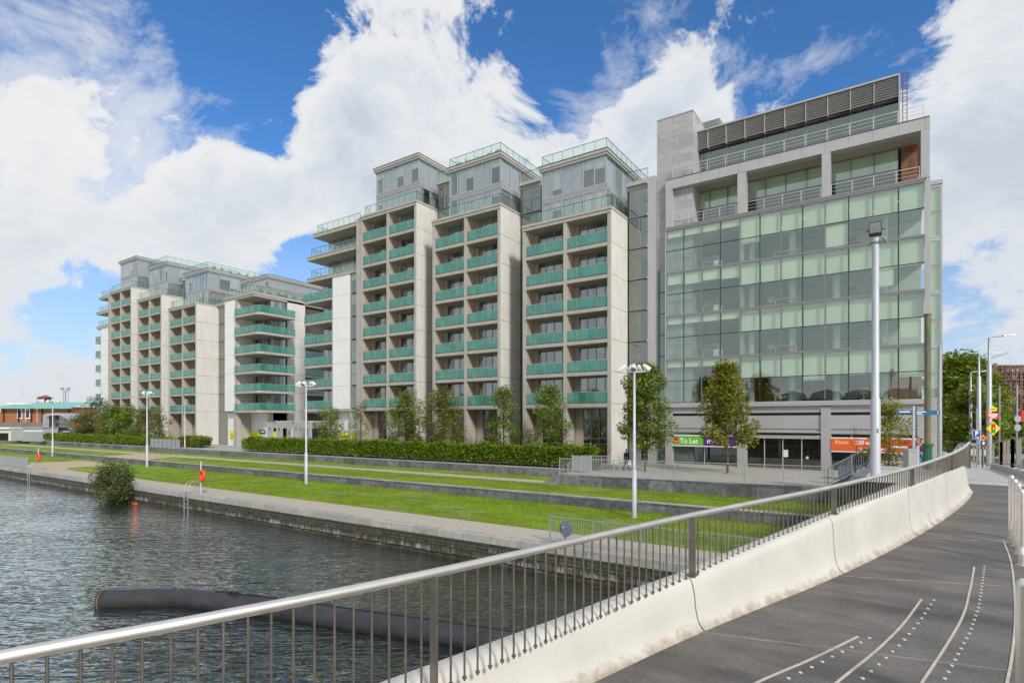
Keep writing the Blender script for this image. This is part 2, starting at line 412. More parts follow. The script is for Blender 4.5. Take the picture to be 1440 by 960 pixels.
def plants_on_roof(b, spots):
    for (x, y, z, w, h) in spots:
        mb = MB()
        for _ in range(int(60+w*90)):
            c = Vector((x+rnd.uniform(-w/2, w/2), y+rnd.uniform(-.2,.2), z+rnd.random()**1.4*h*rnd.uniform(.5,1)))
            d = Vector((rnd.gauss(0,1), rnd.gauss(0,1), rnd.gauss(0,.8))).normalized(); e = d.cross(Vector((.3,.2,1))).normalized()
            s_ = rnd.uniform(.06,.13); mb.face([c-d*s_, c-e*s_*.5, c+d*s_, c+e*s_*.5])
        mb.build('potted_plant', leaf_hedge, b)
leaf_hedge = leaf_mat('hedge_leaf', [(.15,(.04,.085,.010)), (.5,(.145,.235,.018)), (.85,(.36,.46,.05))])
leaf_tree  = leaf_mat('tree_leaf', [(.15,(.05,.085,.018)), (.5,(.16,.22,.035)), (.85,(.40,.44,.11))])
leaf_gold  = leaf_mat('turning_leaf', [(.15,(.07,.09,.015)), (.5,(.22,.235,.035)), (.85,(.50,.43,.09))])
leaf_rust  = leaf_mat('rusty_leaf', [(.15,(.06,.085,.018)), (.5,(.17,.20,.045)), (.85,(.40,.32,.11))])
leaf_grey  = leaf_mat('grey_green_leaf', [(.15,(.045,.065,.025)), (.5,(.12,.155,.06)), (.85,(.28,.31,.14))])
leaf_far   = leaf_mat('far_leaf', [(.15,(.06,.10,.012)), (.5,(.16,.22,.024)), (.85,(.34,.40,.06))])

T3 = (-31.87, -22.0); T2 = (-44.3, -34.65); T1 = (-56.6, -46.8)
def end_block_left(b, dx, xl):
    """west end: corner balconies, white panel, window strip"""
    y0 = 49.5; xw0, xw1 = -63.05+dx, -59.6+dx; xr = -57.5+dx
    mb = MB()
    mb.box(xr, xr+.9, YF+.1, YB, -4, zk(8)+.1, 0)
    mb.box(xw1+.01, xw1+.12, y0+.02, y0+.3, -4, zk(6), 0); mb.box(xw0-.18, xw0-.01, y0, YB+1, -4, zk(6)-.0, 0)
    mb.box(xl+1.2, xr, 53.4, 53.6, -4, zk(8)-.4, 1)
    mb.build('end_block_frame', [concrete, room_dark], b)
    zs = [Z0-.1]+[zk(k)-.05 for k in range(1, 7)]
    p = MB(); p.box(xw0, xw1, y0+.06, y0+.3, Z0-.1, zk(6)-.1, 1)
    for a, c in zip(zs, zs[1:]): p.box(xw0, xw1, y0, y0+.07, a+.02, c-.01, 0)
    p.build('white_wall_panel', [white_pan, joint], b)
    for k in range(0, 6):
        window(b, xw1+.12, xr, y0+.12, zk(k)+.03, zk(k+1)-.12, 1, rails=(zk(k)+1.5,), name='strip_window')
        o = MB(); z = zk(k); o.box(xl, xw0-.18, y0+.02, YB+.8, z-.34, z, 0); 
        o = o.build('balcony', [concrete], b)
        balustrade(o, [(xl+.06, YB+.7), (xl+.06, y0+.08), (xw0-.2, y0+.08)], z+.02, 1.08, 1.05, rail=frame_pale)
        window(b, xl+1.2, xw0-.2, 51.9, z+.02, zk(k+1)-.36, 4)
        window(b, 51.9, 56, xl+1.2, z+.02, zk(k+1)-.36, 3, axis='y', kind=None)
    for k, e in ((6, .9), (7, .9), (8, 2.2)):
        z = zk(k); o = MB(); o.box(xl+e, xr, y0-.1, YB+1.2, z-.42, z, 0); o.box(xl+e-.05, xr, y0-.16, YB+1.2, z+.003, z+.12, 0)
        o = o.build('balcony' if k < 8 else 'roof_slab', [concrete], b)
        balustrade(o, [(xl+e+.8, y0+1.8), (xl+e+.8, y0+.05), (xr-.05, y0+.05)], z+.12, 1.05, 1.05, glass=clear_green)
        if k < 8: window(b, xl+e+1.9, xr, 51.6, z+.1, zk(k+1)-.42, 7)
    g = MB(); g.box(xl+2.5, xw0-.5, 51.5, 51.8, -4, Z0-.36, 0); g.box(xw0-.4, xr, 50.4, 50.6, -4, Z0-.36, 0); g.box(xl, xr, y0, YB+2, Z0-.36, Z0-.12, 1)
    g.build('ground_floor_wall', [white_pan, concrete], b)
# ---- the nearer, taller block
bR = thing('apartment_building', 'nearer apartment building with three stepped towers of teal glass balconies, beside the glazed office block', 'building', (0,0,0))
tower(bR, *T3, 6); tower(bR, *T2, 7); tower(bR, *T1, 8)
terrace_rail(bR, *T3, 6); terrace_rail(bR, *T2, 7); terrace_rail(bR, *T1, 8)
link(bR, T3[1], -19.75, 7); link(bR, T2[1], T3[0], 8); link(bR, T1[1], T2[0], 9)
penthouse(bR, -30.4, -23.2, 6, n=6); penthouse(bR, -42.9, -35.7, 7, n=6); penthouse(bR, -55.2, -47.8, 8, n=6, rail=False)
end_block_left(bR, 0, -69.4)
cm = MB(); cm.box(-19.75, -19.0, YB-.35, YB+8, -4, zk(7)+.5, 0)
for k in range(8): cm.box(-19.85, -19.72, YB-.42, YB-.1, zk(k)-.1, zk(k)+.05, 0)
cm.box(-66, -19.8, 55.5, 66, -4, zk(6)-.1, 1); cm.box(-60, -34, 55.6, 65.9, zk(6)-.1, zk(7)-.1, 1); cm.box(-58, -46, 55.6, 65.9, zk(7)-.1, zk(8)-.1, 1)
cm.build('core_wall', [metal_pan, cream], bR)
plants_on_roof(bR, [(x, 50.6, zk(7)+6.4, .8, .8) for x in (-42,-40.6,-39,-37.6,-36.3)])
# ---- the farther block
DX = -75.2
bL = thing('apartment_building', 'farther apartment building at left with stepped towers and wrap-round teal balconies on its right corner', 'building', (0,0,0))
tower(bL, -107.1, -97.5, 6); tower(bL, -119.4, -109.8, 7); tower(bL, -131.7, -122.0, 8)
terrace_rail(bL, -107.1, -97.5, 6); terrace_rail(bL, -119.4, -109.8, 7); terrace_rail(bL, -131.7, -122.0, 8)
link(bL, -109.8, -107.1, 8); link(bL, -122.0, -119.4, 9)
penthouse(bL, -105.2, -97.6, 6, yf=50.7, yback=72, n=7, sides=11); penthouse(bL, -117.8, -110.6, 7, n=7); penthouse(bL, -130.3, -122.9, 8, n=7, rail=False)
end_block_left(bL, DX, -141.2)
link(bL, -97.5, -91.0, 6, rail=False)
def corner_block(b):
    xa, xb, xc = -91.0, -88.0, -82.6; y0 = 50.0; ys0, ys1 = 55.8, 59.2
    mb = MB()
    mb.box(xb, xb+.35, y0, 53.4, -4, zk(6)-.4, 0)
    mb.box(xa-.1, xc+.1, y0-.1, 72, zk(6)-.05, zk(6)+.32, 0); mb.box(xa, xc, y0, 72, zk(6)-.36, zk(6)-.06, 0)
    mb.box(xa, xc-.5, 53.6, 72, -4, zk(6)-.4, 1)
    mb.build('corner_frame', [concrete, room_dark], b)
    p = MB(); p.box(xa, xb, y0+.05, y0+.4, Z0-.1, zk(6)-.37, 1)
    zs = [Z0-.1]+[zk(k)-.05 for k in range(1, 6)]+[zk(6)-.38]
    for u, v in zip(zs, zs[1:]): p.box(xa, xb-.01, y0, y0+.06, u+.02, v-.01, 0)
    p.build('white_wall_panel', [white_pan, joint], b)
    side_panels(b, xc, ys0, ys1, -4, 6, name='side_wall')
    r = MB(); r.box(xb+.36, xb+.42, y0+.35, 52.9, Z0, zk(6)-.4); r.build('loggia_side_wall', cream, b)
    for k in range(6):
        z = zk(k); R = .9; xe = -80.8; pts = [(xb+.36, y0-.35)]
        for i in range(7):
            t = -pi/2+pi/2*i/6; pts.append((xe-R+R*cos(t), y0-.35+R+R*sin(t)))
        pts.append((xe, ys0+.3)); poly = pts+[(xc-.2, ys0+.3), (xc-.2, 53.4), (xb+.36, 53.4)]
        s = MB(); s.prism(poly, z-.36, z); o = s.build('balcony', concrete, b)
        ins = [(x-(.07 if i > 1 else 0), y+(.07 if i < len(pts)-1 else 0)) for i, (x, y) in enumerate(pts)]
        big = [ins[0], ins[1], ins[3], ins[5], ins[7], ins[8]]
        balustrade(o, big, z+.02, 1.08, 1.1, rail=frame_pale)
        window(b, xb+1.6, xc-.3, 53.0, z+.02, zk(k+1)-.40, 4)
        window(b, 53.0, ys0, xc-.25, z+.02, zk(k+1)-.40, 4, axis='y')
        window(b, ys1+.1, ys1+7, xc-.8, z+.02, zk(k+1)-.40, 4, axis='y')
    for k in range(6):
        z = zk(k); s = MB(); s.box(xc-.9, xc-.1, ys1+.1, ys1+7, z-.36, z); o = s.build('balcony', concrete, b)
        balustrade(o, [(xc-.15, ys1+.15), (xc-.15, ys1+6.9)], z+.02, 1.08, 1.1, rail=frame_pale)
    side_panels(b, xc, ys1+7, ys1+12, -4, 6, name='side_wall')
    g = MB(); g.box(-91.7, -89.4, 50.9, 51.1, -4, Z0-.37, 0); g.box(xa-.9, xa-.7, 51.1, 53.5, -4, Z0-.3, 1); g.box(xa, xc-.6, 52.6, 52.8, -4, Z0-.37, 0); g.box(xc-.8, xc-.5, 52.8, ys0, -4, Z0-.37, 1); g.build('ground_floor_wall', [white_pan, cream], b)
    c = MB(); c.box(xb-.15, xb+.75, y0-.1, y0+.6, -4, Z0-.37); c.build('column', concrete, b)
    penthouse(b, -92.5, -84.9, 6, yf=54, yback=72, top=zk(6)+4.1, rail=False, n=6, z0=zk(6)+.35, sides=11)
    balustrade(b, [(xa+.1, y0), (xc, y0), (xc, 71)], zk(6)+.32, 1.05, 1.1, glass=clear_green, name='terrace_balustrade')
corner_block(bL)
plants_on_roof(bL, [(-83.6+.4, 51.5+i*1.5, zk(6)+.4, .9, 1.0) for i in range(9)]+[(-98.2, 52+i*1.5, zk(6)+6.4, .7, .9) for i in range(8)]+[(-120.5, 51.6, zk(8)+2.9, 1.4, 1.1)])
cm = MB(); cm.box(-138, -91.2, 55.5, 70, -4, zk(6)-.1, 0); cm.box(-134, -110, 55.6, 69.9, zk(6)-.1, zk(7)-.1); cm.box(-133, -122, 55.6, 69.9, zk(7)-.1, zk(8)-.1)
cm.build('core_wall', cream, bL)

# ================================================================ office block
bO = thing('office_building', 'glass fronted office block with grey granite tower and louvred top floor, right of the apartments', 'building')
YO = 51.9; XO0, XO1 = -17.88, 1.70; NP = 12; PW = (XO1-XO0)/NP; OS = 4.035; OZ = 1.69
off_frame = M('bronze_grey_mullion', (.30,.275,.265), .4, .5, var=.06)
off_black = M('black_gasket', (.03,.045,.045), .4, .2)
blind_off = M('pale_roller_blind', (.80,.82,.72), .85, var=.05, scale=.7)
ceil_off  = M('office_ceiling', (.52,.55,.48), .9)
wall_off  = M('office_wall', (.42,.46,.40), .9, var=.2, scale=.5)
floor_off = M('office_carpet', (.10,.12,.10), .95)
orange_ch = M('tan_leather', (.55,.30,.12), .6)
white_fur = M('white_furniture', (.72,.74,.70), .5)
wood_in   = M('brown_brick_interior', (.20,.085,.04), .7, var=.4, scale=2)
strip = bpy.data.materials.new('ceiling_light_strip'); strip.use_nodes = True
e_ = strip.node_tree.nodes['Principled BSDF']; e_.inputs['Emission Color'].default_value = (1,.86,.6,1); e_.inputs['Emission Strength'].default_value = 1.6; e_.inputs['Base Color'].default_value = (.8,.7,.5,1)
# structure: slabs, cladding
g = MB()
for k in range(5):
    z = OZ+OS*k
    g.box(XO0, XO1, YO+.25, YO+16, z-.18, z-.02, 1 if k == 0 else 0)
    g.box(XO0, XO1, YO+.3, YO+15.9, z-.50, z-.42, 0)
g.box(XO0+.1, XO1-.1, YO+8, YO+8.2, OZ+.1, OZ+OS*4-.6, 2)
g.box(XO0+.1, XO1-.1, YO+3.5, YO+3.7, OZ+.02, OZ+OS-.55, 3)
g.box(XO0+6.4, XO0+6.7, YO+.6, YO+7.9, OZ+OS+.02, OZ+OS*4-.6, 2)
for k in range(4): g.box(XO0+.1, XO1-.1, YO+.4, YO+7.9, OZ+OS*k-.01, OZ+OS*k+.01, 4)
g.build('floor_slab', [ceil_off, concrete, wall_off, wood_in, floor_off], bO)
g = MB()
for i in range(2, 6):       # round internal columns
    xx = XO0+.6+i*3.28; g.tube([(xx, YO+1.6, OZ), (xx, YO+1.6, OZ+OS*4-.5)], .28, 14)
g.build('internal_column', white_fur, bO)
for k in range(4):
    z = OZ+OS*k; zt = z+OS
    for i in range(NP):
        xa = XO0+i*PW; xb = xa+PW
        f = MB()
        mv = 1 if i % 2 else 0
        f.box(xa-.03 if i else xa, xa+.03, YO-.05 if not mv else YO-.03, YO+.08, z+.08, zt-.08, mv)
        f.box(xa+.03, xb-.03, YO-.028, YO+.06, z+2.0, z+2.06, 1)
        f.box(xa, xb, YO-.07, YO+.10, zt-.10, zt+.07, 0)
        if k == 3: f.box(xa, xb, YO-.10, YO+.4, zt+.073, zt+.24, 0)
        w = f.build('window', [off_frame, off_black], bO)
        p = MB(); p.box(xa+.032, xb-.032, YO+.0, YO+.014, z+.07, zt-.10); p.build('pane', office_glass, w)
        bl = MB()
        if i >= 4: bl.box(xa+.06, xb-.06, YO+.16+rnd.uniform(0,.25), YO+.45, z+2.05-rnd.choice((0,0,0,0,0,0,0,.02,.08,-.06,.4)), zt-.2)
        elif k in (2, ): bl.box(xa+.06, xb-.06, YO+.16, YO+.18, zt-1.1-(i % 2)*.1, zt-.2)
        else: bl.box(xa+.06, xb-.06, YO+.16, YO+.18, zt-.75, zt-.2)
        if k == 3 and i == 8: bl.box(xa+.06, xb-.06, YO+.15, YO+.155, z+.2, z+1.9)
        if (k, i) in ((2, 10), (1, 11)): bl.box(xa+.08, xb-.3, YO+.16, YO+.18, z+.6, z+2.0)
        bl.build('blind', blind_off, w)
g = MB()
g.box(XO1-.03, XO1+.05, YO-.06, YO+.15, OZ, OZ+OS*4+.05); g.box(XO0-.10, XO0-.0, YO-.05, YO+.6, OZ-.05, OZ+OS*4+.24)
g.box(XO1+.06, XO1+.30, YO-.0, YO+.9, -4, OZ+OS*4+.20); g.box(XO1+.3, XO1+.36, YO+.7, YO+1.2, OZ-.3, OZ+OS*4+.25)
g.build('corner_mullion', metal_pan, bO)
for k in range(4):          # narrow return bay at the street corner
    z = OZ+OS*k; f = MB(); f.box(XO1+.37, XO1+1.06, YO+1.1, YO+1.2, z-.08, z+.08); f.box(XO1+1.0, XO1+1.08, YO+1.08, YO+1.25, z, z+OS); f.box(XO1+.37, XO1+1.0, YO+1.12, YO+1.2, z+2.0, z+2.06)
    w = f.build('window', [metal_pan], bO); p = MB(); p.box(XO1+.37, XO1+1.0, YO+1.15, YO+1.16, z+.08, z+OS-.08); p.build('pane', office_glass, w)
    b_ = MB(); b_.box(XO1+.4, XO1+.98, YO+1.3, YO+1.32, z+.1, z+OS-.15); b_.build('blind', blind_off, w)
g = MB(); g.box(XO1+.36, XO1+1.1, YO+1.0, YO+1.3, OZ+OS*4-.08, OZ+OS*4+.22); g.build('corner_cap', metal_pan, bO)
# furniture behind the glass
def office_chair(x, y, z):
    c = MB(); c.box(x-.25, x+.25, y-.25, y+.25, z+.45, z+.53, 0); c.box(x-.26, x+.26, y+.2, y+.28, z+.5, z+1.0, 0)
    c.tube([(x, y, z+.05), (x, y, z+.46)], .03, 8, 1)
    for t in range(5): c.bar((x, y, z+.06), (x+.28*cos(t*1.257), y+.28*sin(t*1.257), z+.04), .03, .03, 1)
    c.build('chair', [orange_ch, white_fur], bO)
def desk(x, y, z, w=1.5):
    c = MB(); c.box(x-w/2, x+w/2, y-.35, y+.35, z+.70, z+.74, 0)
    for sx in (-1, 1): c.box(x+sx*(w/2-.06)-.02, x+sx*(w/2-.06)+.02, y-.3, y+.3, z, z+.7, 0)
    c.box(x-.28, x+.28, y-.1, y-.06, z+.85, z+1.2, 1); c.bar((x, y-.08, z+.74), (x, y-.08, z+.9), .04, .04, 1)
    c.build('desk', [white_fur, off_black], bO)
for k in range(4):
    z = OZ+OS*k+.02
    for (i, dy) in ((5.4, 1.2), (6.7, 1.4), (8.6, 2.0), (9.6, 1.3), (10.4, 1.6)):
        if (k*5+int(i)) % 3 != 2: office_chair(XO0+i*PW, YO+dy, z)
    for (i, dy) in ((.9, 1.1), (2.4, 1.3), (6.1, 1.5), (9.1, 1.9)): desk(XO0+i*PW, YO+dy, z, 1.7)
    s = MB(); s.box(XO0+.5, XO0+3.8, YO+4, YO+4.4, z, z+1.5+.2*k); s.box(XO0+4.1, XO0+4.5, YO+.8, YO+1.1, z, z+.75); s.build('cabinet', white_fur, bO)
    c = MB(); t = MB()
    for j in range(7):
        xx = XO0+7+j*1.75; t.box(xx, xx+1.1, YO+2.0+(j % 2)*1.5, YO+2.1+(j % 2)*1.5, OZ+OS*(k+1)-.53, OZ+OS*(k+1)-.51)
    if k == 3: t.build('ceiling_light', strip, bO)
# frame storey and set-back glazing
Z4 = OZ+OS*4+.24
g = MB()
g.box(XO0-.12, XO1+.30, YO, YO+.75, 21.62, 22.5)
for px0, px1 in ((936, 945.5), (1037, 1049), (1155.5, 1168), (1295, 1307.5)):
    xa, xb = XY(px0, YO), XY(px1, YO); g.box(xa, xb, YO+.01, YO+.72, Z4, 21.615)
g.build('frame_beam', metal_pan, bO)
g = MB(); 
for i in range(13): g.box(XO0-.1+i*1.64, XO0-.085+i*1.64, YO-.004, YO+.5, 21.63, 22.49)
g.box(XO0-.1, XO1+.28, YO-.03, YO+.4, 22.5, 22.56); g.build('beam_joint', joint, bO)
YS = 54.4; XS0 = -16.25
g = MB(); g.box(XO0, XO1+.2, YO+.76, YS+11, 21.7, 22.45, 0); g.box(XO0, XO1, YO+.42, YS+11, Z4-.24, Z4-.02, 1); g.box(.25, 1.3, YS, YS+10, Z4, 21.7, 2)
g.build('roof_terrace_slab', [soffit, concrete, wood_in], bO)
SW = (.08-XS0)/10
for i in range(10):
    xa = XS0+i*SW; xb = xa+SW
    f = MB(); f.box(xa-.03, xa+.04, YS-.05, YS+.08, Z4, 21.7, 0)
    for zz in (Z4, Z4+1.9, 21.63): f.box(xa+.04, xb-.03, YS-.03, YS+.06, zz, zz+.07, 0)
    w = f.build('window', [off_frame], bO); p = MB(); p.box(xa+.03, xb-.02, YS+.005, YS+.02, Z4, 21.68); p.build('pane', office_glass, w)
    b_ = MB(); b_.box(xa+.05, xb-.05, YS+.2, YS+.22, 20.1, 21.65); b_.build('blind', blind_off, w)
    f = MB(); f.box(xa-.03, xa+.04, YS-.05, YS+.08, 22.5, 25.5, 0); f.box(xa+.04, xb-.03, YS-.03, YS+.06, 22.5, 22.58, 0)
    w = f.build('window', [off_frame], bO); p = MB(); p.box(xa+.03, xb-.02, YS+.005, YS+.02, 22.52, 25.5); p.build('pane', office_glass, w)
    l = MB(); l.box(xa-.02, xa+.03, YS-.62, YS+.1, 25.45, 27.2, 0)
    for j in range(8): l.bar((xa+.03, YS-.50, 25.6+j*.2), (xb-.02, YS-.50, 25.6+j*.2), .13, .03, 0, up=(0,.55,.8))
    l.build('louvre_bank', [metal_pan], bO)
g = MB(); g.box(XS0-.05, .12, YS-.70, YS+9, 27.12, 27.26, 0); g.box(XS0, .08, YS+.9, YS+8.9, 22.5, 27.1, 1); g.box(XS0, .08, YS-.3, YS+.8, 25.42, 25.5, 1)
g.box(.08, .18, YS-.60, YS+8.9, 22.5, 27.2, 0); g.build('top_roof', [metal_pan, room_dark], bO)
g = MB()
for s_ in (0, .28):
    g.bar((.35+s_, YS+.0, 22.5), (.35+s_, YS+.0, 27.6), .06, .06)
for j in range(16): g.bar((.35, YS, 22.7+j*.32), (.63, YS, 22.7+j*.32), .04, .04)
g.build('roof_ladder', M('rusty_red_steel', (.16,.07,.05), .7), bO)
def tube_rail(par, x0, x1, y, z0, h, n, mids=2, name='handrail', ends=0):
    r = MB()
    for i in range(n+1):
        xx = x0+(x1-x0)*i/n; r.bar((xx, y, z0), (xx, y, z0+h), .05, .05)
    for j in range(mids+1):
        zz = z0+h*(1-j/(mids+1)*.9); r.bar((x0, y, zz), (x1, y, zz), .045 if j == 0 else .02, .04 if j == 0 else .02)
        if ends: r.bar((x0, y, zz), (x0, y+ends, zz), .03, .03)
    r.build(name, stainless, par)
tube_rail(bO, XY(946, YO+.2), XY(1299, YO+.2), YO+.2, 22.56, 1.0, 12, 2, ends=2.0)
for a, b_ in ((947, 1035), (1050, 1154), (1169, 1293)):
    tube_rail(bO, XY(a, YO+.2), XY(b_, YO+.2), YO+.2, Z4, .95, 4, 2)
# granite stair tower and plant box
g = MB(); g.box(-18.97, -15.56, 52.42, 56, -4, 28.6, 0); g.box(-17.9, -15.56, YO+.5, 52.42, OZ+OS*4, 22.4, 0); g.build('granite_tower', [granite_pan], bO)
g = MB(); g.box(-19.0, -15.53, 52.38, 56.03, 28.6, 28.68); g.build('tower_coping', metal_pan, bO)
g = MB()
for k in range(9): g.box(-18.72, -18.02, 52.33, 52.42, -4+k*2.02, -3.94+k*2.02, 0)
g.box(-18.78, -18.72, 52.3, 52.42, -4, 14.3, 0); w = g.build('window', [off_black], bO)
p = MB(); p.box(-18.72, -18.02, 52.385, 52.40, -4, 14.2); p.build('pane', glass_mat('dull_green_glass', (.2,.3,.22), .15, body=(.16,.24,.17), bodyf=.8), w)
g = MB(); g.box(-16.6, -14.4, 57.2, 60, 22.5, 29.6, 1)
for j in range(22): g.box(-16.6, -14.38, 57.0, 57.18, 26.8+j*.13, 26.86+j*.13, 0)
for j in range(22): g.box(-14.38, -14.32, 57.0, 60, 26.8+j*.13, 26.86+j*.13, 0)
g.build('plant_louvre_box', [metal_pan, M('brown_louvre', (.16,.13,.12), .6)], bO)
g = MB(); g.box(XO0, XO1, YO+9, YO+16, -4, 21.6); g.build('rear_wall', metal_pan, bO)
# ground floor of the office block
g = MB(); PIER = [(935.5, 945), (1036.5, 1049), (1154.5, 1168), (1290, 1303)]
px_ = [(XY(a, YO), XY(b_, YO)) for a, b_ in PIER]
for xa, xb in px_: g.box(xa, xb, YO+.02, YO+.7, -4, OZ-.5)
g.box(XO0-.15, XO1+.35, YO-.15, YO+.6, OZ-.42, OZ-.16); g.box(XO0-.10, XO1+.30, YO-.06, YO+.6, OZ-.155, OZ-.02)
for (a, a1), (b0, b_) in zip(px_, px_[1:]):
    g.box(a1, b0, YO+.12, YO+.5, .72, OZ-.43); g.box(a1, b0, YO+.14, YO+.5, -.62, .48); g.box(a1, b0, YO+.22, YO+.5, -1.0, -.63)
g.box(px_[3][1], XO1+1.0, YO+.7, YO+1.2, -4, OZ-.1)
g.build('ground_floor_cladding', metal_pan, bO)
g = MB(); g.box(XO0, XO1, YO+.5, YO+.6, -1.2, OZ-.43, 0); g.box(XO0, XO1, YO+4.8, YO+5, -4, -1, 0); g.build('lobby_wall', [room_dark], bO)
for n_, ((a, a1), (b0, b_)) in enumerate(zip(px_, px_[1:])):
    if n_ == 1: continue
    window(bO, a1+.02, b0-.02, YO+.35, -4, -1.0, 2 if n_ == 0 else 4, glass=office_dark, frame=metal_pan, kind=None, name='shopfront_window')
(a, a1), (b0, b_) = px_[1], px_[2]
g = MB(); n4 = (b0-a1)/4
for i in range(5): g.box(a1+i*n4-.04, a1+i*n4+.04, YO+.3, YO+.4, -4, -1.35)
g.box(a1, b0, YO+.1, YO+.45, -1.45, -1.15); g.box(a1, b0, YO-.1, YO+.4, -.95, -.86)
w = g.build('entrance_door', metal_pan, bO); p = MB(); p.box(a1, b0, YO+.34, YO+.35, -4, -1.45); p.build('pane', office_dark, w)
g = MB(); g.box(a1+n4*2+.05, a1+n4*2+.4, YO+.30, YO+.335, -3.0, -2.4); g.build('door_notice', white_fur, w); g = MB(); g.box(a1+n4*3+.3, a1+n4*3+.5, YO+.32, YO+.335, -3.1, -2.9); g.build('door_notice', white_fur, w)
# ================================================================ ground, terraces, water
def grass_material():
    m, nt, out = nt_new('lawn_grass'); s = N(nt); v = s.pos()
    a = s.noise(v, .35, 6, .6); b = s.noise(v, 3.2, 8, .75); c = s.noise(s.mapping(v, (1, 1, 1)), 26, 4, .7)
    col = s.ramp(a, [(.3, (.115,.195,.012)), (.55, (.200,.310,.016)), (.75, (.29,.385,.030))])
    col = s.mix(.55, col, s.ramp(b, [(.40, (.45,.52,.45)), (.60, (1.45,1.38,1.3))]), 'MULTIPLY')
    col = s.mix(.7, col, s.ramp(c, [(.40, (.30,.36,.36)), (.60, (1.75,1.68,1.5))]), 'MULTIPLY')
    dry = s.math('MULTIPLY', s.ramp(s.noise(s.mapping(v, (.5, 1.6, 1)), .45, 7, .7), [(.52,(0,0,0)),(.62,(1,1,1))]), .65)
    col = s.mix(dry, col, (.36,.34,.15))
    dz = s.ramp(s.noise(v, 9, 2), [(.74,(0,0,0)),(.76,(1,1,1))])
    col = s.mix(s.math('MULTIPLY', dz, .35), col, (.5,.5,.3))
    h = s.math('ADD', s.math('MULTIPLY', b, .6), c)
    p = s.bsdf(col, .85, 0, s.bump(h, .9, .08), .2); s.l(p.outputs[0], out.inputs[0]); return m
grass_m = grass_material()
def sheet(name, x0, x1, y0, y1, z, mat, **t):
    mb = MB(); mb.face([(x0,y0,z),(x1,y0,z),(x1,y1,z),(x0,y1,z)]); return mb.build(name, mat, **t)
ST = dict(kind='structure')
YQ, YM, YH, YE = 20.6, 31.2, 41.5, 36.9
ZL, ZU = -5.26, -4.69
XE = -1.2
# far ground reaching the horizon (the forecourt paving and everything beyond)
mb = MB(); mb.face([(-3000,YH+.0,-4),(3000,YH,-4),(3000,3000,-4),(-3000,3000,-4)]); mb.build('ground', paving, **ST)
sheet('plaza', -21.2, XE, YE+.05, YH, -4.0, paving, **ST)
mb = MB(); mb.face([(-21.2,YE,-4.69),(-21.2,YH,-4.69),(-22.2,YH,-4.6),(-22.2,YE,-4.69)]); 
sheet('upper_lawn', -400, XE, YM+.3, YH, ZU, grass_m, **ST)
sheet('lower_lawn', -400, XE, YQ+.6, YM, ZL, grass_m, **ST)
sheet('quay_path', -400, 10, YQ+.55, 23.45, ZL+.012, gravel, **ST)
sheet('lawn_path', -400, -20.9, 36.4, 38.4, ZU+.008, gravel, **ST)
def patch(name, pix, z, mat):
    pts = [G(x, y, z) for x, y in pix]
    pts = [(p.x, p.y, z) for p in pts]
    mb = MB(); mb.face(pts); mb.build(name, mat, **ST)
patch('sandy_path', [(40,659.5),(44,650.5),(118,647.5),(170,654),(100,657),(88,661),(120,670),(60,663.5)][:6], ZL+.016, sandy)
patch('sandy_forecourt_path', [(141,641.0),(205,637.6),(262,639.6),(208,646.5)], ZU+.016, sandy)
# walls
def wall(name, label, x0, x1, y0, y1, z0, z1, mat, cop, ch=.10, ov=.02, cat='wall'):
    t = thing(name, label, cat, (0,0,0))
    MB().box(x0, x1, y0, y1, z0, z1-ch).build('wall_body', mat, t)
    MB().box(x0, x1, y0-ov, y1+ov, z1-ch+.001, z1).build('coping', cop, t)
    return t
wall('terrace_wall', 'low dark stone terrace wall stepping between the lower lawn and the upper lawn', -150, XE, YM, YM+.4, -5.4, ZU+.05, terr_stone, coping_m, .05)
wall('retaining_wall', 'grey stone retaining wall along the foot of the clipped hedges', -190, -20.2, YH-.4, YH, -4.8, -3.97, terr_stone, coping_m, .06)
t = thing('retaining_wall', 'rough grey stone wall below the railed plaza in front of the offices', 'wall')
XR0 = -20.96
mb = MB(); mb.loft([[(XR0-1.3,YE,-4.75),(XR0-1.3,YE,-4.62),(XR0-1.3,YE+.35,-4.62),(XR0-1.3,YE+.35,-4.75)],[(XR0,YE,-4.75),(XR0,YE,-4.02),(XR0,YE+.35,-4.02),(XR0,YE+.35,-4.75)],[(XE,YE,-4.75),(XE,YE,-3.78),(XE,YE+.35,-3.78),(XE,YE+.35,-4.75)]], close=True, smooth=False)
mb.face([(XR0-1.3,YE,-4.75),(XR0-1.3,YE+.35,-4.75),(XR0-1.3,YE+.35,-4.62),(XR0-1.3,YE,-4.62)])
mb.build('wall_body', terr_stone, t)
mb = MB(); mb.face([(-22.3,YE+.3,-4.66),(-20.9,YE+.3,-3.99),(-20.9,YH-.4,-3.99),(-22.3,YH-.4,-4.66)]); mb.build('ramp', paving, **ST)
# quay
t = thing('quay_wall', 'old mossy stone quay wall rising from the dark water, pale granite coping on top', 'quay')
MB().box(-400, 12, YQ+.02, YQ+1, -9, ZL-.30).build('wall_body', quay_stone, t)
mb = MB(); rq = random.Random(5); x = -160.0
while x < 12:
    w = rq.uniform(1.0, 1.9); dz = rq.uniform(-.012, .012); dy = rq.uniform(-.02, .02)
    mb.box(x+.01, x+w-.01, YQ+dy, YQ+.62, ZL-.30, ZL+.02+dz); x += w
mb.build('coping', coping_m, t)
mb = MB()                               # proud stones and gaps make the face uneven where it is near
for r in range(5):
    x = -60+r*.3
    while x < 11:
        w = rq.uniform(.35, .95); 
        if rq.random() < .8: mb.box(x+.02, x+w-.02, YQ-rq.uniform(.0,.07), YQ+.05, ZL-.31-.26*(r+1)+.015, ZL-.31-.26*r-.015)
        x += w
mb.build('rough_stones', quay_stone, t)
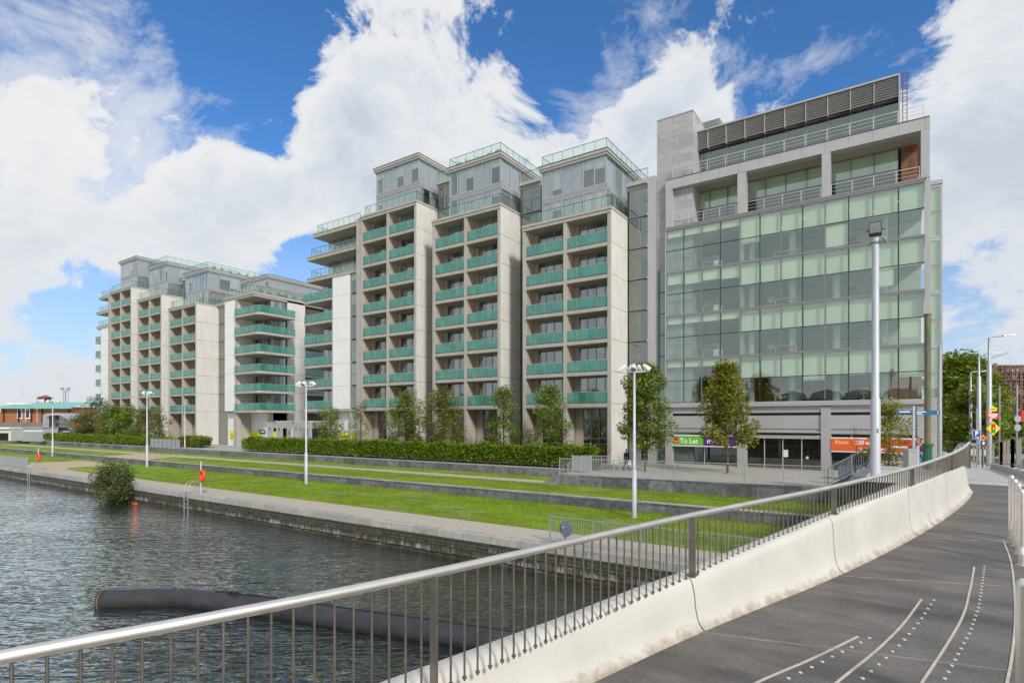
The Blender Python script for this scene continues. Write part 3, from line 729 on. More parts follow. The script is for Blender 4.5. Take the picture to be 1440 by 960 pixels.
# canal bed side under the water and the water itself
def water_material():
    m, nt, out = nt_new('canal_water'); s = N(nt); v = s.mapping(s.pos(), (1,1,1), (0,0,-YAW))
    a = s.noise(s.mapping(v, (.55, 1.9, 1), (0,0,.12)), 1.25, 2, .5, .6)
    a2 = s.noise(s.mapping(v, (.8, 1.9, 1), (0,0,-.35)), 3.1, 1.5, .5, .4)
    b = s.noise(s.mapping(v, (.9, 1.7, 1)), 9, 2, .5, .2)
    calm = s.ramp(s.noise(s.mapping(v, (.4, 1, 1)), .12, 3), [(.35, (.45,.45,.45)), (.65, (1,1,1))])
    h = s.math('MULTIPLY', s.math('ADD', s.math('ADD', a, s.math('MULTIPLY', a2, .40)), s.math('MULTIPLY', b, .03)), calm)
    nr = s.bump(h, 1.0, .21)
    d = s.n('ShaderNodeBsdfDiffuse'); d.inputs[0].default_value = (.010,.017,.013,1)
    g = s.n('ShaderNodeBsdfGlossy'); g.inputs['Roughness'].default_value = .02; g.inputs[0].default_value = (.97,.975,.90,1); s.l(nr, g.inputs['Normal'])
    fr = s.n('ShaderNodeFresnel'); fr.inputs[0].default_value = 1.6; s.l(nr, fr.inputs['Normal'])
    f = s.math('ADD', s.math('MULTIPLY', fr.outputs[0], 2.7), -.14, clamp=True)
    mx = s.n('ShaderNodeMixShader'); s.l(f, mx.inputs[0]); s.l(d.outputs[0], mx.inputs[1]); s.l(g.outputs[0], mx.inputs[2])
    s.l(mx.outputs[0], out.inputs[0]); return m
sheet('canal_water', -3000, 3000, -3000, YQ+.02, -6.5, water_material(), **ST)
# ================================================================ street embankment
mb = MB(); rows = []
ys = [20, 21.5, 23, 26, 30, 35, 40, 44, 50, 56, 62, 70, 80, 95, 130, 300, 900]
for y in ys: rows.append([(x, y, zdeck(y)+.004) for x in (-1.2, 4.9)])
conc_path = M('pale_footway', (.46,.445,.42), .9, var=.12, scale=2.5, bump=.1)
asph = M('street_asphalt', (.11,.11,.115), .85, var=.2, scale=3, bump=.2)
mb.loft(rows, smooth=False); mb.build('footway', conc_path, **ST)
mb = MB(); mb.loft([[(x, y, zdeck(y)-.11) for x in (4.9, 40)] for y in ys], smooth=False); mb.build('street', asph, **ST)
mb = MB(); mb.loft([[(4.86, y, zdeck(y)-.2), (4.86, y, zdeck(y)+.012), (5.02, y, zdeck(y)+.012), (5.02, y, zdeck(y)-.2)] for y in ys], smooth=False); mb.build('kerb', conc_path, **ST)
t = thing('embankment_wall', 'stone embankment wall carrying the street at the right end of the lawns', 'wall')
mb = MB(); mb.loft([[(-1.25, y, -9), (-1.25, y, zdeck(y)+.02), (-.85, y, zdeck(y)+.02), (-.85, y, -9)] for y in ys[:9]], smooth=False); mb.build('wall_body', terr_stone, t)
MB().box(-1.25, 12, 20.3, 20.62, -9, zdeck(20)-.05).build('abutment', terr_stone, t)

# ================================================================ bridge
Bp = [CW(-3.6,1.05), CW(-2.2,2.15), CW(-.75,3.37), CW(.57,4.47), CW(1.89,5.56), CW(4.35,7.43), CW(6.83,9.53), CW(9.06,11.6), CW(10.75,13.3), CW(11.9,14.6), CW(13.3,16.4)]
def catmull(P, n=8):
    out = []
    for i in range(len(P)-1):
        p0 = P[max(i-1,0)]; p1 = P[i]; p2 = P[i+1]; p3 = P[min(i+2, len(P)-1)]
        for k in range(n):
            t = k/n; out.append(.5*((2*p1)+(p2-p0)*t+(2*p0-5*p1+4*p2-p3)*t*t+(3*p1-p0-3*p2+p3)*t**3))
    out.append(P[-1].copy()); return out
def deck_material():
    m, nt, out = nt_new('footpath_asphalt'); s = N(nt); v = s.pos()
    f = s.noise(v, 1.3, 9, .72); g2 = s.noise(v, 60, 3, .7); st_ = s.noise(s.mapping(v, (.5, 2.2, 1), (0,0,.8)), .9, 6, .6)
    c = s.ramp(f, [(.3, (.105,.095,.086)), (.7, (.200,.182,.165))])
    c = s.mix(s.math('MULTIPLY', s.ramp(st_, [(.45,(0,0,0)),(.66,(1,1,1))]), .75), c, (.040,.034,.031))
    c = s.mix(.7, c, s.ramp(g2, [(.3, (.6,.6,.6)), (.7, (1.4,1.4,1.4))]), 'MULTIPLY')
    sp = s.n('ShaderNodeTexVoronoi'); sp.inputs['Scale'].default_value = 5; sp.inputs['Randomness'].default_value = 1; s.l(v, sp.inputs['Vector'])
    c = s.mix(s.ramp(sp.outputs['Distance'], [(.045,(.8,.8,.8)),(.06,(0,0,0))]), c, (.30,.29,.27))
    r = s.ramp(st_, [(.4, (.75,.75,.75)), (.75, (.42,.42,.42))])
    p = s.bsdf(c, r, 0, s.bump(g2, .25, .01), .4); s.l(p.outputs[0], out.inputs[0]); return m
BC = catmull(Bp, 6)
def nrm(i, P=BC):                       # unit vector away from the deck (to the water side)
    d = (P[min(i+1, len(P)-1)]-P[max(i-1, 0)]).normalized(); return Vector((-d.y, d.x, 0))
# deck as a strip from the parapet foot across the bridge
rows = []
for i, p in enumerate(BC):
    n_ = nrm(i); r = []
    for k in (-.12, .6, 1.4, 2.4, 3.6, 5, 8, 14):
        q = p-n_*k; r.append((q.x, q.y, zdeck(min(q.y, 22))+.008 if True else 0))
    rows.append(r)
mb = MB(); mb.loft(rows, smooth=False); mb.build('bridge_deck', deck_material(), **ST)
bw = thing('bridge_parapet', 'white concrete parapet of flared panels along the curving bridge footpath', 'parapet')
par_m, nt, out = nt_new('white_parapet_concrete'); s = N(nt); v = s.pos()
c = s.ramp(s.noise(v, 1.4, 6), [(.3, (.555,.525,.475)), (.7, (.64,.61,.555))])
st_ = s.noise(s.mapping(v, (3, 3, .35)), 2.0, 6, .6)
c = s.mix(s.math('MULTIPLY', s.ramp(st_, [(.52,(0,0,0)),(.8,(1,1,1))]), .35), c, (.50,.46,.40))
at = s.n('ShaderNodeAttribute', attribute_name='above_foot')    # metres above the deck: splash dirt sits on the lowest hand's width
dirt = s.math('SUBTRACT', s.math('ADD', s.noise(v, 5, 8, .75), .12), s.math('MULTIPLY', at.outputs['Fac'], 2.9))
c = s.mix(s.math('MULTIPLY', s.ramp(dirt, [(.36,(0,0,0)),(.62,(1,1,1))]), .78), c, (.30,.22,.13))
p = s.bsdf(c, .75, 0, s.bump(s.noise(v, 18, 5), .12, .02)); s.l(p.outputs[0], out.inputs[0])
# height of the parapet along its length (by index of Bp)
Hh = [.38,.40,.42,.45,.50,.72,.85,.87,.80,.60,.45]
def hat(u):
    i = min(int(u), len(Hh)-2); f = u-i; return Hh[i]+(Hh[i+1]-Hh[i])*f
BF = catmull(Bp, 24); 
joints = [0, 48, 96, 120, 144, 168, 216]
for a, b_ in zip(joints, joints[1:]):
    secs = []; hs = []
    for i in range(a, b_+1, 3 if (b_-a) % 3 == 0 else 1):
        p = BF[i]; n_ = nrm(i, BF); H = hat(i/24); z = zdeck(p.y)
        if i == a: p = p+(BF[i+1]-BF[i]).normalized()*.010
        if i == b_: p = p-(BF[i]-BF[i-1]).normalized()*.010
        prof = [(-.02,-.02),(.0,.012),(.035,.04),(.07,.10),(.095,.20),(.11,.34 if H > .45 else .28),(.125,H-.10),(.135,H-.05),(.16,H-.015),(.20,H),(.34,H),(.37,H-.03),(.38,H-.10),(.38,-.9)]
        if H < .42: prof[5] = (.11, .26)
        secs.append([p+n_*o+Vector((0,0,z+h)) for o, h in prof]); hs.append([h for o, h in prof])
    mb = MB(); mb.loft(secs)
    n0 = len(secs[0]); L = len(mb.v); mb.face(mb.v[:n0][::-1]); mb.face(mb.v[L-n0:L])
    o = mb.build('parapet_panel', par_m, bw)
    at_ = o.data.attributes.new('above_foot', 'FLOAT', 'POINT')
    at_.data.foreach_set('value', [h for r in hs for h in r]+hs[0][::-1]+hs[-1])
# solid band of the bridge edge below the panels
mb = MB(); mb.loft([[p+nrm(i)*o+Vector((0,0,zdeck(p.y)+h)) for o, h in ((-.05,-.03),(.36,-.03),(.36,-.95),(-.05,-.95))] for i, p in enumerate(BC)], close=True, smooth=False)
mb.build('edge_beam', concrete, bw)
# steel railing on top
Rp = [CW(-5.6,-.45,-.97), CW(-3.72,1.0,-.965), CW(-2.08,2.30,-.96), CW(-1.46,2.77,-.96), CW(-.495,3.58,-.96), CW(1.83,5.74,-.955), CW(4.43,7.78,-.90), CW(6.92,9.78,-.80), CW(9.24,11.9,-.69), CW(10.75,13.45,-.62), CW(11.8,14.6,-.56)]
RF = catmull(Rp, 30)
br = thing('bridge_railing', 'curving stainless steel handrail with thin vertical balusters on the white bridge parapet', 'railing')
mb = MB(); mb.tube(RF, .031, 12); 
e = RF[-1]; d_ = (RF[-1]-RF[-2]).normalized(); mb.tube([e, e+d_*.08+Vector((0,0,-.03)), e+d_*.10+Vector((0,0,-.12))], .028, 10); mb.build('handrail', stainless, br)
def foot(p):                            # top of the parapet beneath a rail point
    best = min(range(len(BF)), key=lambda i: (BF[i].x-p.x)**2+(BF[i].y-p.y)**2)
    return zdeck(BF[best].y)+hat(best/24)
acc = 0; last = RF[0]; nxt = 0; bal = []; postacc = []
for i in range(1, len(RF)):
    seg = (RF[i]-last).length
    while acc+seg >= nxt:
        f = (nxt-acc)/seg if seg > 0 else 0; bal.append(last.lerp(RF[i], max(0, min(1, f)))); nxt += .1125
    acc += seg; last = RF[i]
posts = [CW(-3.1,1.45), CW(-.495,3.58), CW(1.83,5.74), CW(4.43,7.78), CW(6.92,9.78), CW(9.24,11.9), CW(11.8,14.6)]
def near_z(p): return min(RF, key=lambda q: (q.x-p.x)**2+(q.y-p.y)**2)
for q in posts:
    r = near_z(q); i = RF.index(r); d = (RF[min(i+1, len(RF)-1)]-RF[max(i-1, 0)]); d.z = 0; d.normalize(); n_ = Vector((-d.y, d.x, 0))
    mb = MB(); mb.bar((r.x, r.y, foot(r)-.02), (r.x, r.y, r.z-.02), .016, .070, up=n_) ; mb.bar((r.x, r.y, foot(r)+.0), (r.x, r.y, foot(r)+.012), .10, .09, up=n_)
    mb.build('post', steel_brown, br)
ball = sorted([b for b in bal if CA*b.x+SA*b.y > -9], key=lambda b: b.x*b.x+b.y*b.y)
vis = [b for b in ball if (-SA*b.x+CA*b.y) > .5]
stuff = MB(); cnt = 0
for b in vis:
    if any((b.x-q.x)**2+(b.y-q.y)**2 < .05**2 for q in posts): continue
    z0 = foot(b)-.02
    if cnt < 100:
        mb = MB(); mb.tube([(b.x, b.y, z0), (b.x, b.y, b.z-.02)], .0075, 6, caps=False); mb.tube([(b.x,b.y,z0+.015),(b.x,b.y,z0+.028)], .016, 8)
        mb.build('baluster', steel_brown, br); cnt += 1
    else: stuff.tube([(b.x, b.y, z0), (b.x, b.y, b.z-.02)], .0095, 6, caps=False)
for b in bal:
    if b not in vis: stuff.tube([(b.x, b.y, foot(b)-.02), (b.x, b.y, b.z-.02)], .0075, 6, caps=False)
stuff.build('baluster', steel_brown, br, kind='stuff', label='the remaining thin balusters of the railing')
# markings set into the deck: thin metal lines and rows of studs
line_m = M('cream_inlaid_strip', (.52,.46,.38), .5, var=.15, scale=6)
joint_l = M('pale_joint_sealant', (.24,.22,.20), .8, var=.3, scale=4)
def deck_line(pix, w, m, name, label):
    P = [GD(*q) for q in pix]; 
    if len(P) > 2: P = catmull(P, 8)
    else: P = [P[0].lerp(P[1], k/24) for k in range(25)]
    mb = MB(); rows = []
    for i, p in enumerate(P):
        d = (P[min(i+1, len(P)-1)]-P[max(i-1, 0)]); d.z = 0; d.normalize(); n_ = Vector((-d.y, d.x, 0))*w/2
        z = zdeck(p.y)
        rows.append([(p.x-n_.x, p.y-n_.y, zdeck(p.y-n_.y)+.0082), (p.x-n_.x*.9, p.y-n_.y*.9, z+.015), (p.x+n_.x*.9, p.y+n_.y*.9, z+.015), (p.x+n_.x, p.y+n_.y, zdeck(p.y+n_.y)+.0082)])
    mb.loft(rows, smooth=False); return mb.build(name, m, **ST)
L1 = [(1000,997),(1066,960),(1140,928),(1206.7,895.8)]
L2 = [(1120,1010),(1177.5,960),(1234,914),(1270,878),(1295.5,843.6)]
L3 = [(1275,1000),(1297,960),(1329,911),(1354,866.7),(1364,830),(1370,797.8)]
L4 = [(1412,1000),(1416.4,960),(1422,930.6),(1427.5,880.6),(1427,839),(1422,791.7),(1411.4,761.7)]
for L in (L1, L2, L3, L4): deck_line(L, .021, line_m, 'path_line', '')
for L in ([(930,882),(1040,896.7),(1420,944),(1600,966)], [(1120,800),(1195.6,811),(1426,825.6),(1560,833)], [(1300,756.5),(1415,761.7),(1540,766)], [(1345,722.5),(1419,726.5),(1520,731)], [(1372,700),(1440,705)]):
    deck_line(L, .018, joint_l, 'deck_joint', '')
stud_m = M('pale_stud', (.66,.63,.58), .5)
def studs(a, b_, n):
    P0, P1 = a, b_
    for k in range(n):
        f = k/(n-1); px_, py = P0(f)
        p = GD(px_, py); mb = MB(); mb.tube([(0,0,.006),(0,0,.014)], .015, 10); o = mb.build('path_stud', stud_m, loc=(p.x, p.y, zdeck(p.y)), kind='structure')
def plin(pts):
    W0 = [GD(*q) for q in pts]; W = []; tl = sum((b-a).length for a, b in zip(W0, W0[1:]))
    for k in range(81):          # even spacing along the curve
        d = tl*k/80
        for a, b in zip(W0, W0[1:]):
            l = (b-a).length
            if d <= l+1e-6: W.append(a.lerp(b, min(1, d/l))); break
            d -= l
    def f(t):
        t *= len(W)-1; i = min(int(t), len(W)-2); q = W[i].lerp(W[i+1], t-i)
        X = CA*q.x+SA*q.y; Y = -SA*q.x+CA*q.y
        return 720+F*X/Y, HOR-F*q.z/Y
    return f
studs(plin([(1109,954.7),(1124,947.5),(1151.8,933.9),(1176.7,921),(1201,909),(1222.5,898)]), None, 9)
studs(plin([(1213,955),(1222.5,947),(1240,931.4),(1267,905.6),(1293.9,873.3),(1312.8,844.4)]), None, 15)
studs(plin([(1328.6,955),(1346.4,922),(1364,889),(1376.4,853.3),(1384.4,797)]), None, 28)

# bollards beside the path
def bollard(label, px_, pyb):
    p = GD(px_, pyb); z = zdeck(p.y)
    t = thing('bollard', label, 'bollard', (p.x, p.y, z), group='steel bollards at the right edge of the path')
    mb = MB(); mb.tube([(0,0,.0),(0,0,1.0),(0,0,1.035),(0,0,1.05)], [.038,.038,.034,.015], 18); mb.build('shaft', stainless, t)
    mb = MB(); mb.tube([(0,0,.16),(0,0,.26)], .0395, 18); mb.build('reflective_band', M('white_band', (.85,.85,.82), .4) if 'white_band' not in bpy.data.materials else bpy.data.materials['white_band'], t)
    mb = MB(); mb.tube([(0,0,-.02),(0,0,.012)], .065, 18); mb.build('base_plate', galv, t)
    return t
bollard('steel bollard farthest along the path edge, smallest in the row', 1422.3, 757.5)
bollard('steel bollard second farthest in the row at the path edge', 1427.2, 768)
bollard('steel bollard in the middle of the row at the path edge', 1432, 779)
bollard('steel bollard just behind the nearest one in the row', 1436.5, 795)
q = CD(1438.5, 3.72); 
tb = bollard('large steel bollard cut by the right border of the photo, nearest to the camera', 1422.3, 757.5); tb.location = (q.x, q.y, zdeck(q.y))

# ================================================================ pipe, bush, buoy
pp = [(140,844,.0),(150,843.5,0),(200,842.5,0),(252,841,0),(300,846,0),(400,858,0),(520,876.5,0),(640,893.5,0),(760,912,0),(900,934,0)]
pts = [G(x, y, -6.32) for x, y, _ in pp]
pipe = thing('floating_pipe', 'long black floating pipe with a bend, lying in the canal behind the railing', 'pipe')
mb = MB(); mb.tube(pts, .36, 24); mb.build('pipe_shell', M('black_plastic_pipe', (.032,.032,.036), .5, var=.4, scale=2, streak=.0, bump=.1), pipe)
mb = MB(); a = pts[4]; b_ = pts[9]
mb.tube([p+Vector((0,.06,.37)) for p in pts[4:]], .03, 8); mb.build('hose', black, pipe)
mb = MB()
for p in (pts[0]+Vector((.2,0,0)), pts[3]): 
    d = (pts[1]-pts[0]).normalized(); mb.tube([p-d*.02, p+d*.02], .368, 24)
mb.build('weld_ring', M('scuffed_ring', (.14,.10,.08), .7), pipe)
mb = MB()
for f in (.25, .32): 
    p = pts[4].lerp(pts[5], f); mb.box(p.x-.08, p.x+.08, p.y-.08, p.y+.08, p.z+.33, p.z+.45)
mb.build('cleat', black, pipe)
def leaves(mb, c, rad, n, size, r_, squash=(1,1,1), flat=.4, m=0):
    for _ in range(n):
        while True:
            p = Vector((r_.uniform(-1,1), r_.uniform(-1,1), r_.uniform(-1,1)))
            if p.length < 1: break
        p = p*(p.length**-.35 if p.length > .05 else 1)
        q = c+Vector((p.x*rad*squash[0], p.y*rad*squash[1], p.z*rad*squash[2]))
        a = Vector((r_.gauss(0,1), r_.gauss(0,1), r_.gauss(0,flat))).normalized(); b = a.cross(Vector((r_.gauss(0,.5), r_.gauss(0,.5), 1))).normalized()
        s_ = size*r_.uniform(.6,1.3)
        mb.face([q-a*s_, q-b*s_*.55, q+a*s_, q+b*s_*.55], m)
rb = random.Random(3)
p = G(160, 706, -6.5); p.y = YQ-.9; p.x = XY(160, p.y)
bush = thing('bush', 'loose green bush growing out of the quay wall over the water', 'bush', (p.x, p.y, -6.5))
mb = MB(); 
for k in range(52):
    t_ = rb.uniform(0, 2*pi); h = rb.uniform(.2, 3.0); rr = 1.7*sqrt(max(.1, 1-((h-1.25)/2.0)**2))*rb.uniform(.5, 1)
    leaves(mb, Vector((rr*cos(t_), rr*sin(t_)*.7, h)), rb.uniform(.45,.7), 190, .085, rb)
mb.build('foliage', leaf_grey, bush)
mb = MB()
for k in range(14):
    t_ = rb.uniform(0, 2*pi); mb.tube([(0,.8,1.0), (.6*cos(t_), .5*sin(t_), 1.4+.3*rb.random()), (1.4*cos(t_), 1.0*sin(t_), rb.uniform(.8,3.2))], [.05,.03,.01], 5)
mb.build('stem', bark, bush)
p = G(189.5, 708.5, -6.5); buoy = thing('buoy', 'orange plastic float drifting in the water beside the quay bush', 'buoy', (p.x, p.y, -6.5))
mb = MB(); mb.tube([(-.40,0,.0),(-.36,0,.03),(.36,0,.03),(.40,0,.0)], [.06,.12,.12,.06], 14); mb.build('float', M('orange_plastic', (.42,.075,.02), .5), buoy)
mb = MB(); mb.tube([(-.38,0,.10),(-.25,0,.17),(.25,0,.17),(.38,0,.10)], .012, 6); mb.build('grab_rope', black, buoy)

# ================================================================ lamp posts
def pole_mesh(h, r0, r1, split, t, mat=lamp_paint):
    mb = MB(); mb.tube([(0,0,-.1),(0,0,split),(0,0,split+.02),(0,0,h)], [r0, r0, r1, r1*.8], 14); mb.build('pole', mat, t)
    mb = MB(); mb.tube([(0,0,0),(0,0,.03)], r0*1.7, 12); mb.build('base_plate', galv, t)
head_w = M('white_lamp_housing', (.72,.73,.74), .4, .1)
lens_m = M('lamp_lens', (.25,.26,.27), .15)
def quad_lamp(label, px_, py, h, rz=0, r_=.15):
    p = G(px_, py, ZL if py > 640 or True else ZU)
    t = thing('flood_lamp_post', label, 'lamp post', (p.x, p.y, p.z), rz, 'white floodlight posts on the lawns')
    pole_mesh(h-.5, r_*.85, r_*.55, 2.6, t)
    mb = MB(); mb.bar((-.64,0,h-.55), (.64,0,h-.55), .05, .05); mb.bar((0,-.55,h-.5), (0,.55,h-.5), .05, .05); mb.tube([(0,0,h-.6),(0,0,h-.25)], .05, 8); mb.build('crossarm', head_w, t)
    for (x, y, a) in ((-.66,0,pi), (.66,0,0), (0,-.45,-pi/2), (.22,.42,pi/2), (-.25,.3,2.3)):
        c = Vector((x, y, h-.35)); d = Vector((cos(a)*.75, sin(a)*.75, -.66)).normalized()
        mb = MB(); mb.tube([c-d*.26, c-d*.22, c, c+d*.20], [.04,.10,.145,.16], 14); o = mb.build('floodlight', head_w, t)
        mb = MB(); mb.tube([c+d*.195, c+d*.21], .135, 14); mb.build('lens', lens_m, o)
        mb = MB(); mb.bar(c+Vector((0,0,-.2)), c+Vector((0,0,.02)), .34, .03); mb.build('bracket', head_w, o)
    return t
quad_lamp('nearest white post with a cluster of floodlights, on the lower lawn before the offices', 892, 727.5, 8.5, .3)
quad_lamp('white floodlight post on the lawn in front of the long hedge and pergola', 430.5, 680, 8.75, .5)
quad_lamp('white floodlight post on the lawn above the quay bush, in front of the farther block', 206.8, 656, 8.85, .2)
quad_lamp('farthest white floodlight post on the lawn by the left hedge, against the brick shed', 74, 641.4, 8.6, .8)
def simple_lamp(label, px_, py, h, z, r_=.07, arm=.8, rz=0):
    p = G(px_, py, z); t = thing('lamp_post', label, 'lamp post', (p.x, p.y, p.z), rz)
    pole_mesh(h, r_, r_*.7, 1.2, t)
    mb = MB(); mb.tube([(0,0,h-.1),(-.1,0,h+.12),(-arm*.5,0,h+.2),(-arm,0,h+.12)], .035, 8); mb.build('arm', lamp_paint, t)
    mb = MB(); mb.tube([(-arm+.15,0,h+.13),(-arm-.15,0,h+.10),(-arm-.5,0,h+.06)], [.05,.11,.06], 10); mb.build('lamp_head', head_w, t)
simple_lamp('slim lamp post with a small curved head beside the grey planter at the farther block', 260, 629.5, 7.0, -4, .09, .5, 3.0)
simple_lamp('slim pale lamp post left of the hedge in front of the brick shed', 52.3, 614.5, 7.0, -4, .09, .5, 0)
simple_lamp('slim lamp post with a blue sign in front of the canopied shed', 36, 612, 7.6, -4, .09, .3, 0)
simple_lamp('tall slender street lamp rising above the teal shed roof', 31, 608, 17.0, -4, .10, 1.6, 2.6)
# large column lamp by the bridge
q = CD(1231, 18); t = thing('lighting_column', 'tall thick pale grey lighting column with a dark box on top, behind the bridge railing', 'lamp post', (q.x, q.y, ZL))
h = 6.28-ZL
mb = MB(); mb.tube([(0,0,0),(0,0,5.95),(0,0,6.0),(0,0,h-.45)], [.145,.14,.11,.10], 18); mb.build('pole', lamp_paint, t)
mb = MB(); mb.box(-.17,.17,-.17,.17,h-.36,h+.02,0); mb.box(-.15,.15,-.178,-.17,h-.33,h-.01,1)
for a in ((-.17,0),(.17,0)): mb.bar((a[0],0,h-.2),(a[0]*1.5,0,h-.2),.03,.03)
mb.build('floodlight_box', [M('dark_brown_box', (.05,.04,.035), .5), lens_m], t)
mb = MB(); mb.tube([(0,0,h-.62),(0,0,h-.56)], .15, 16); mb.bar((-.2,0,h-.59),(.32,0,h-.59),.03,.03); mb.bar((.2,-.2,h-.5),(.3,.1,h-.62),.05,.05); mb.build('bracket_ring', galv, t)
text_mesh('2', .17, 'number_plate', dark_metal, t, (-.05*CA+.06, -.135, 4.9), (pi/2,0,YAW*-.0), .01)

# ================================================================ railings on land
def picket_rail(name, label, pts, h, pitch, post_every, mat=galv, group=None, skip=False, thick=.016, posts=.05):
    t = thing(name, label, 'railing')
    r = MB(); bars = []; 
    for a, b_ in zip(pts, pts[1:]):
        a = Vector(a); b_ = Vector(b_); L = (b_-a).length; up = Vector((0,0,h))
        r.bar(a+up, b_+up, .04, .045); r.bar(a+Vector((0,0,.12)), b_+Vector((0,0,.12)), .03, .03)
        n = int(L/pitch)
        for i in range(n): bars.append(a.lerp(b_, (i+.5)/n))
        m_ = max(1, round(L/post_every))
        for i in range(m_+1):
            q = a.lerp(b_, i/m_); p_ = MB(); p_.box(q.x-posts/2, q.x+posts/2, q.y-posts/2, q.y+posts/2, q.z-.05, q.z+h+.0); p_.box(q.x-.08, q.x+.08, q.y-.08, q.y+.08, q.z-.01, q.z+.012); p_.build('post', mat, t)
    r.build('rail', mat, t)
    bars.sort(key=lambda q: q.x*q.x+q.y*q.y); st_ = MB()
    for i, q in enumerate(bars):
        if i < 100: k = MB(); k.box(q.x-thick/2, q.x+thick/2, q.y-thick/2, q.y+thick/2, q.z+.10, q.z+h-.01); k.build('baluster', mat, t)
        else: st_.box(q.x-thick/2, q.x+thick/2, q.y-thick/2, q.y+thick/2, q.z+.10, q.z+h-.01)
    if st_.v: st_.build('baluster', mat, t, kind='stuff', label='the farther balusters')
    return t
picket_rail('quay_railing', 'galvanised picket railing on the quay edge below the bridge, with a round grey plate', [(XY(773, 21.1), 21.1, ZL+.02), (4, 21.1, ZL+.02)], 1.15, .12, 2.0)
t = thing('pump_plate', 'round bluish grey metal plate with a pointed foot fixed to the quay railing', 'plate', (XY(797,21.0), 20.98, ZL+.72))
mb = MB(); mb.tube([(0,.0,0),(0,-.05,0)], .30, 28); mb.build('disc', M('blue_grey_paint', (.20,.24,.29), .5, .3), t)
mb = MB(); mb.box(-.17,.17,-.12,-.05,-.2,.2); mb.box(-.12,.12,-.1,-.04,.2,.36); mb.loft([[(-.17,-.11,-.2),(.17,-.11,-.2)],[(-.01,-.11,-.42),(.01,-.11,-.42)]]); mb.build('housing', bpy.data.materials['blue_grey_paint'], t)
mb = MB(); mb.tube([(-.09,-.12,.1),(-.09,-.14,.1)], .035, 10); mb.build('bolt', head_w, t)
yr = YE+.18
picket_rail('plaza_railing', 'pale metal picket railing along the edge of the plaza in front of the offices', [(XR0, yr, -4.0), (XY(1160, yr), yr, -3.82)], 1.22, .125, 2.1, mat=frame_pale)
picket_rail('ramp_railing', 'short sloping picket railing beside the ramp at the end of the long hedge', [(XR0-1.35, YH-.6, -4.6), (XR0+.1, YH-.6, -3.95), (XR0+3.2, YH-.6, -3.95)], 1.2, .13, 1.6, mat=frame_pale)
t = thing('metal_gate', 'solid pale metal gate panel between the ramp and the plaza railing', 'gate', (XY(818, 39.5), 39.5, -4))
mb = MB(); mb.box(-.85,-.77,-.04,.04,0,1.4); mb.box(.77,.85,-.04,.04,0,1.4); mb.box(-.04,.04,-.03,.03,0,1.35); mb.build('post', frame_pale, t)
mb = MB(); mb.box(-.77,-.04,-.015,.015,.1,1.3); mb.box(.04,.77,-.015,.015,.1,1.3); mb.build('panel', galv, t)
picket_rail('quay_railing', 'grey railing at the far left end of the quay by the first ladder', [(XY(-40, 21.1), 21.1, ZL+.02), (XY(38, 21.1), 21.1, ZL+.02)], 1.25, .14, 1.5, posts=.09, thick=.05)
# stairs up to the street with planter
t = thing('staircase', 'stone steps climbing from the plaza to the street beside the offices', 'stairs')
mb = MB(); n_s = 8
for i in range(n_s):
    mb.box(-3.3+i*.26, -1.2, 38.2, 41.2, -4+i*.17, -4+(i+1)*.17)
mb.build('steps', conc_path, t)
mb = MB(); mb.loft([[(-3.3,38.0,-4),(-3.3,38.0,-3.75),(-3.3,38.2,-3.75),(-3.3,38.2,-4)],[(-1.2,38.0,-4),(-1.2,38.0,-2.5),(-1.2,38.2,-2.5),(-1.2,38.2,-4)]], close=True, smooth=False); mb.build('side_wall', terr_stone, t)
for yy in (38.1, 41.2):
    picket_rail('stair_railing', 'sloping picket handrail on the %s side of the steps up to the street' % ('near' if yy < 40 else 'far'), [(-3.4, yy, -3.8), (-1.3, yy, -2.5)], 1.0, .14, 1.4)
q = G(1196, 674, -4); t = thing('planter', 'square dark blue-grey planter box at the foot of the steps', 'planter', (q.x, q.y, -4))
mb = MB(); mb.box(-.65,.65,-.65,.65,0,.95); mb.build('box', M('slate_blue_box', (.12,.14,.18), .6), t)
mb = MB(); mb.box(-.58,.58,-.58,.58,.951,.97); mb.build('soil', M('soil', (.05,.035,.025), .95), t)
q = G(1163.5, 661, -4.0)
t = thing('rubbish_bin', 'small grey bin standing by the office pier', 'bin', (q.x, q.y-.2, -4)); mb = MB(); mb.tube([(0,0,0),(0,0,.75),(0,0,.76),(0,0,.95)], [.2,.22,.25,.22], 14); mb.build('drum', galv, t); mb = MB(); mb.tube([(0,0,.96),(0,0,1.0)], .2, 14); mb.build('lid', dark_metal, t)

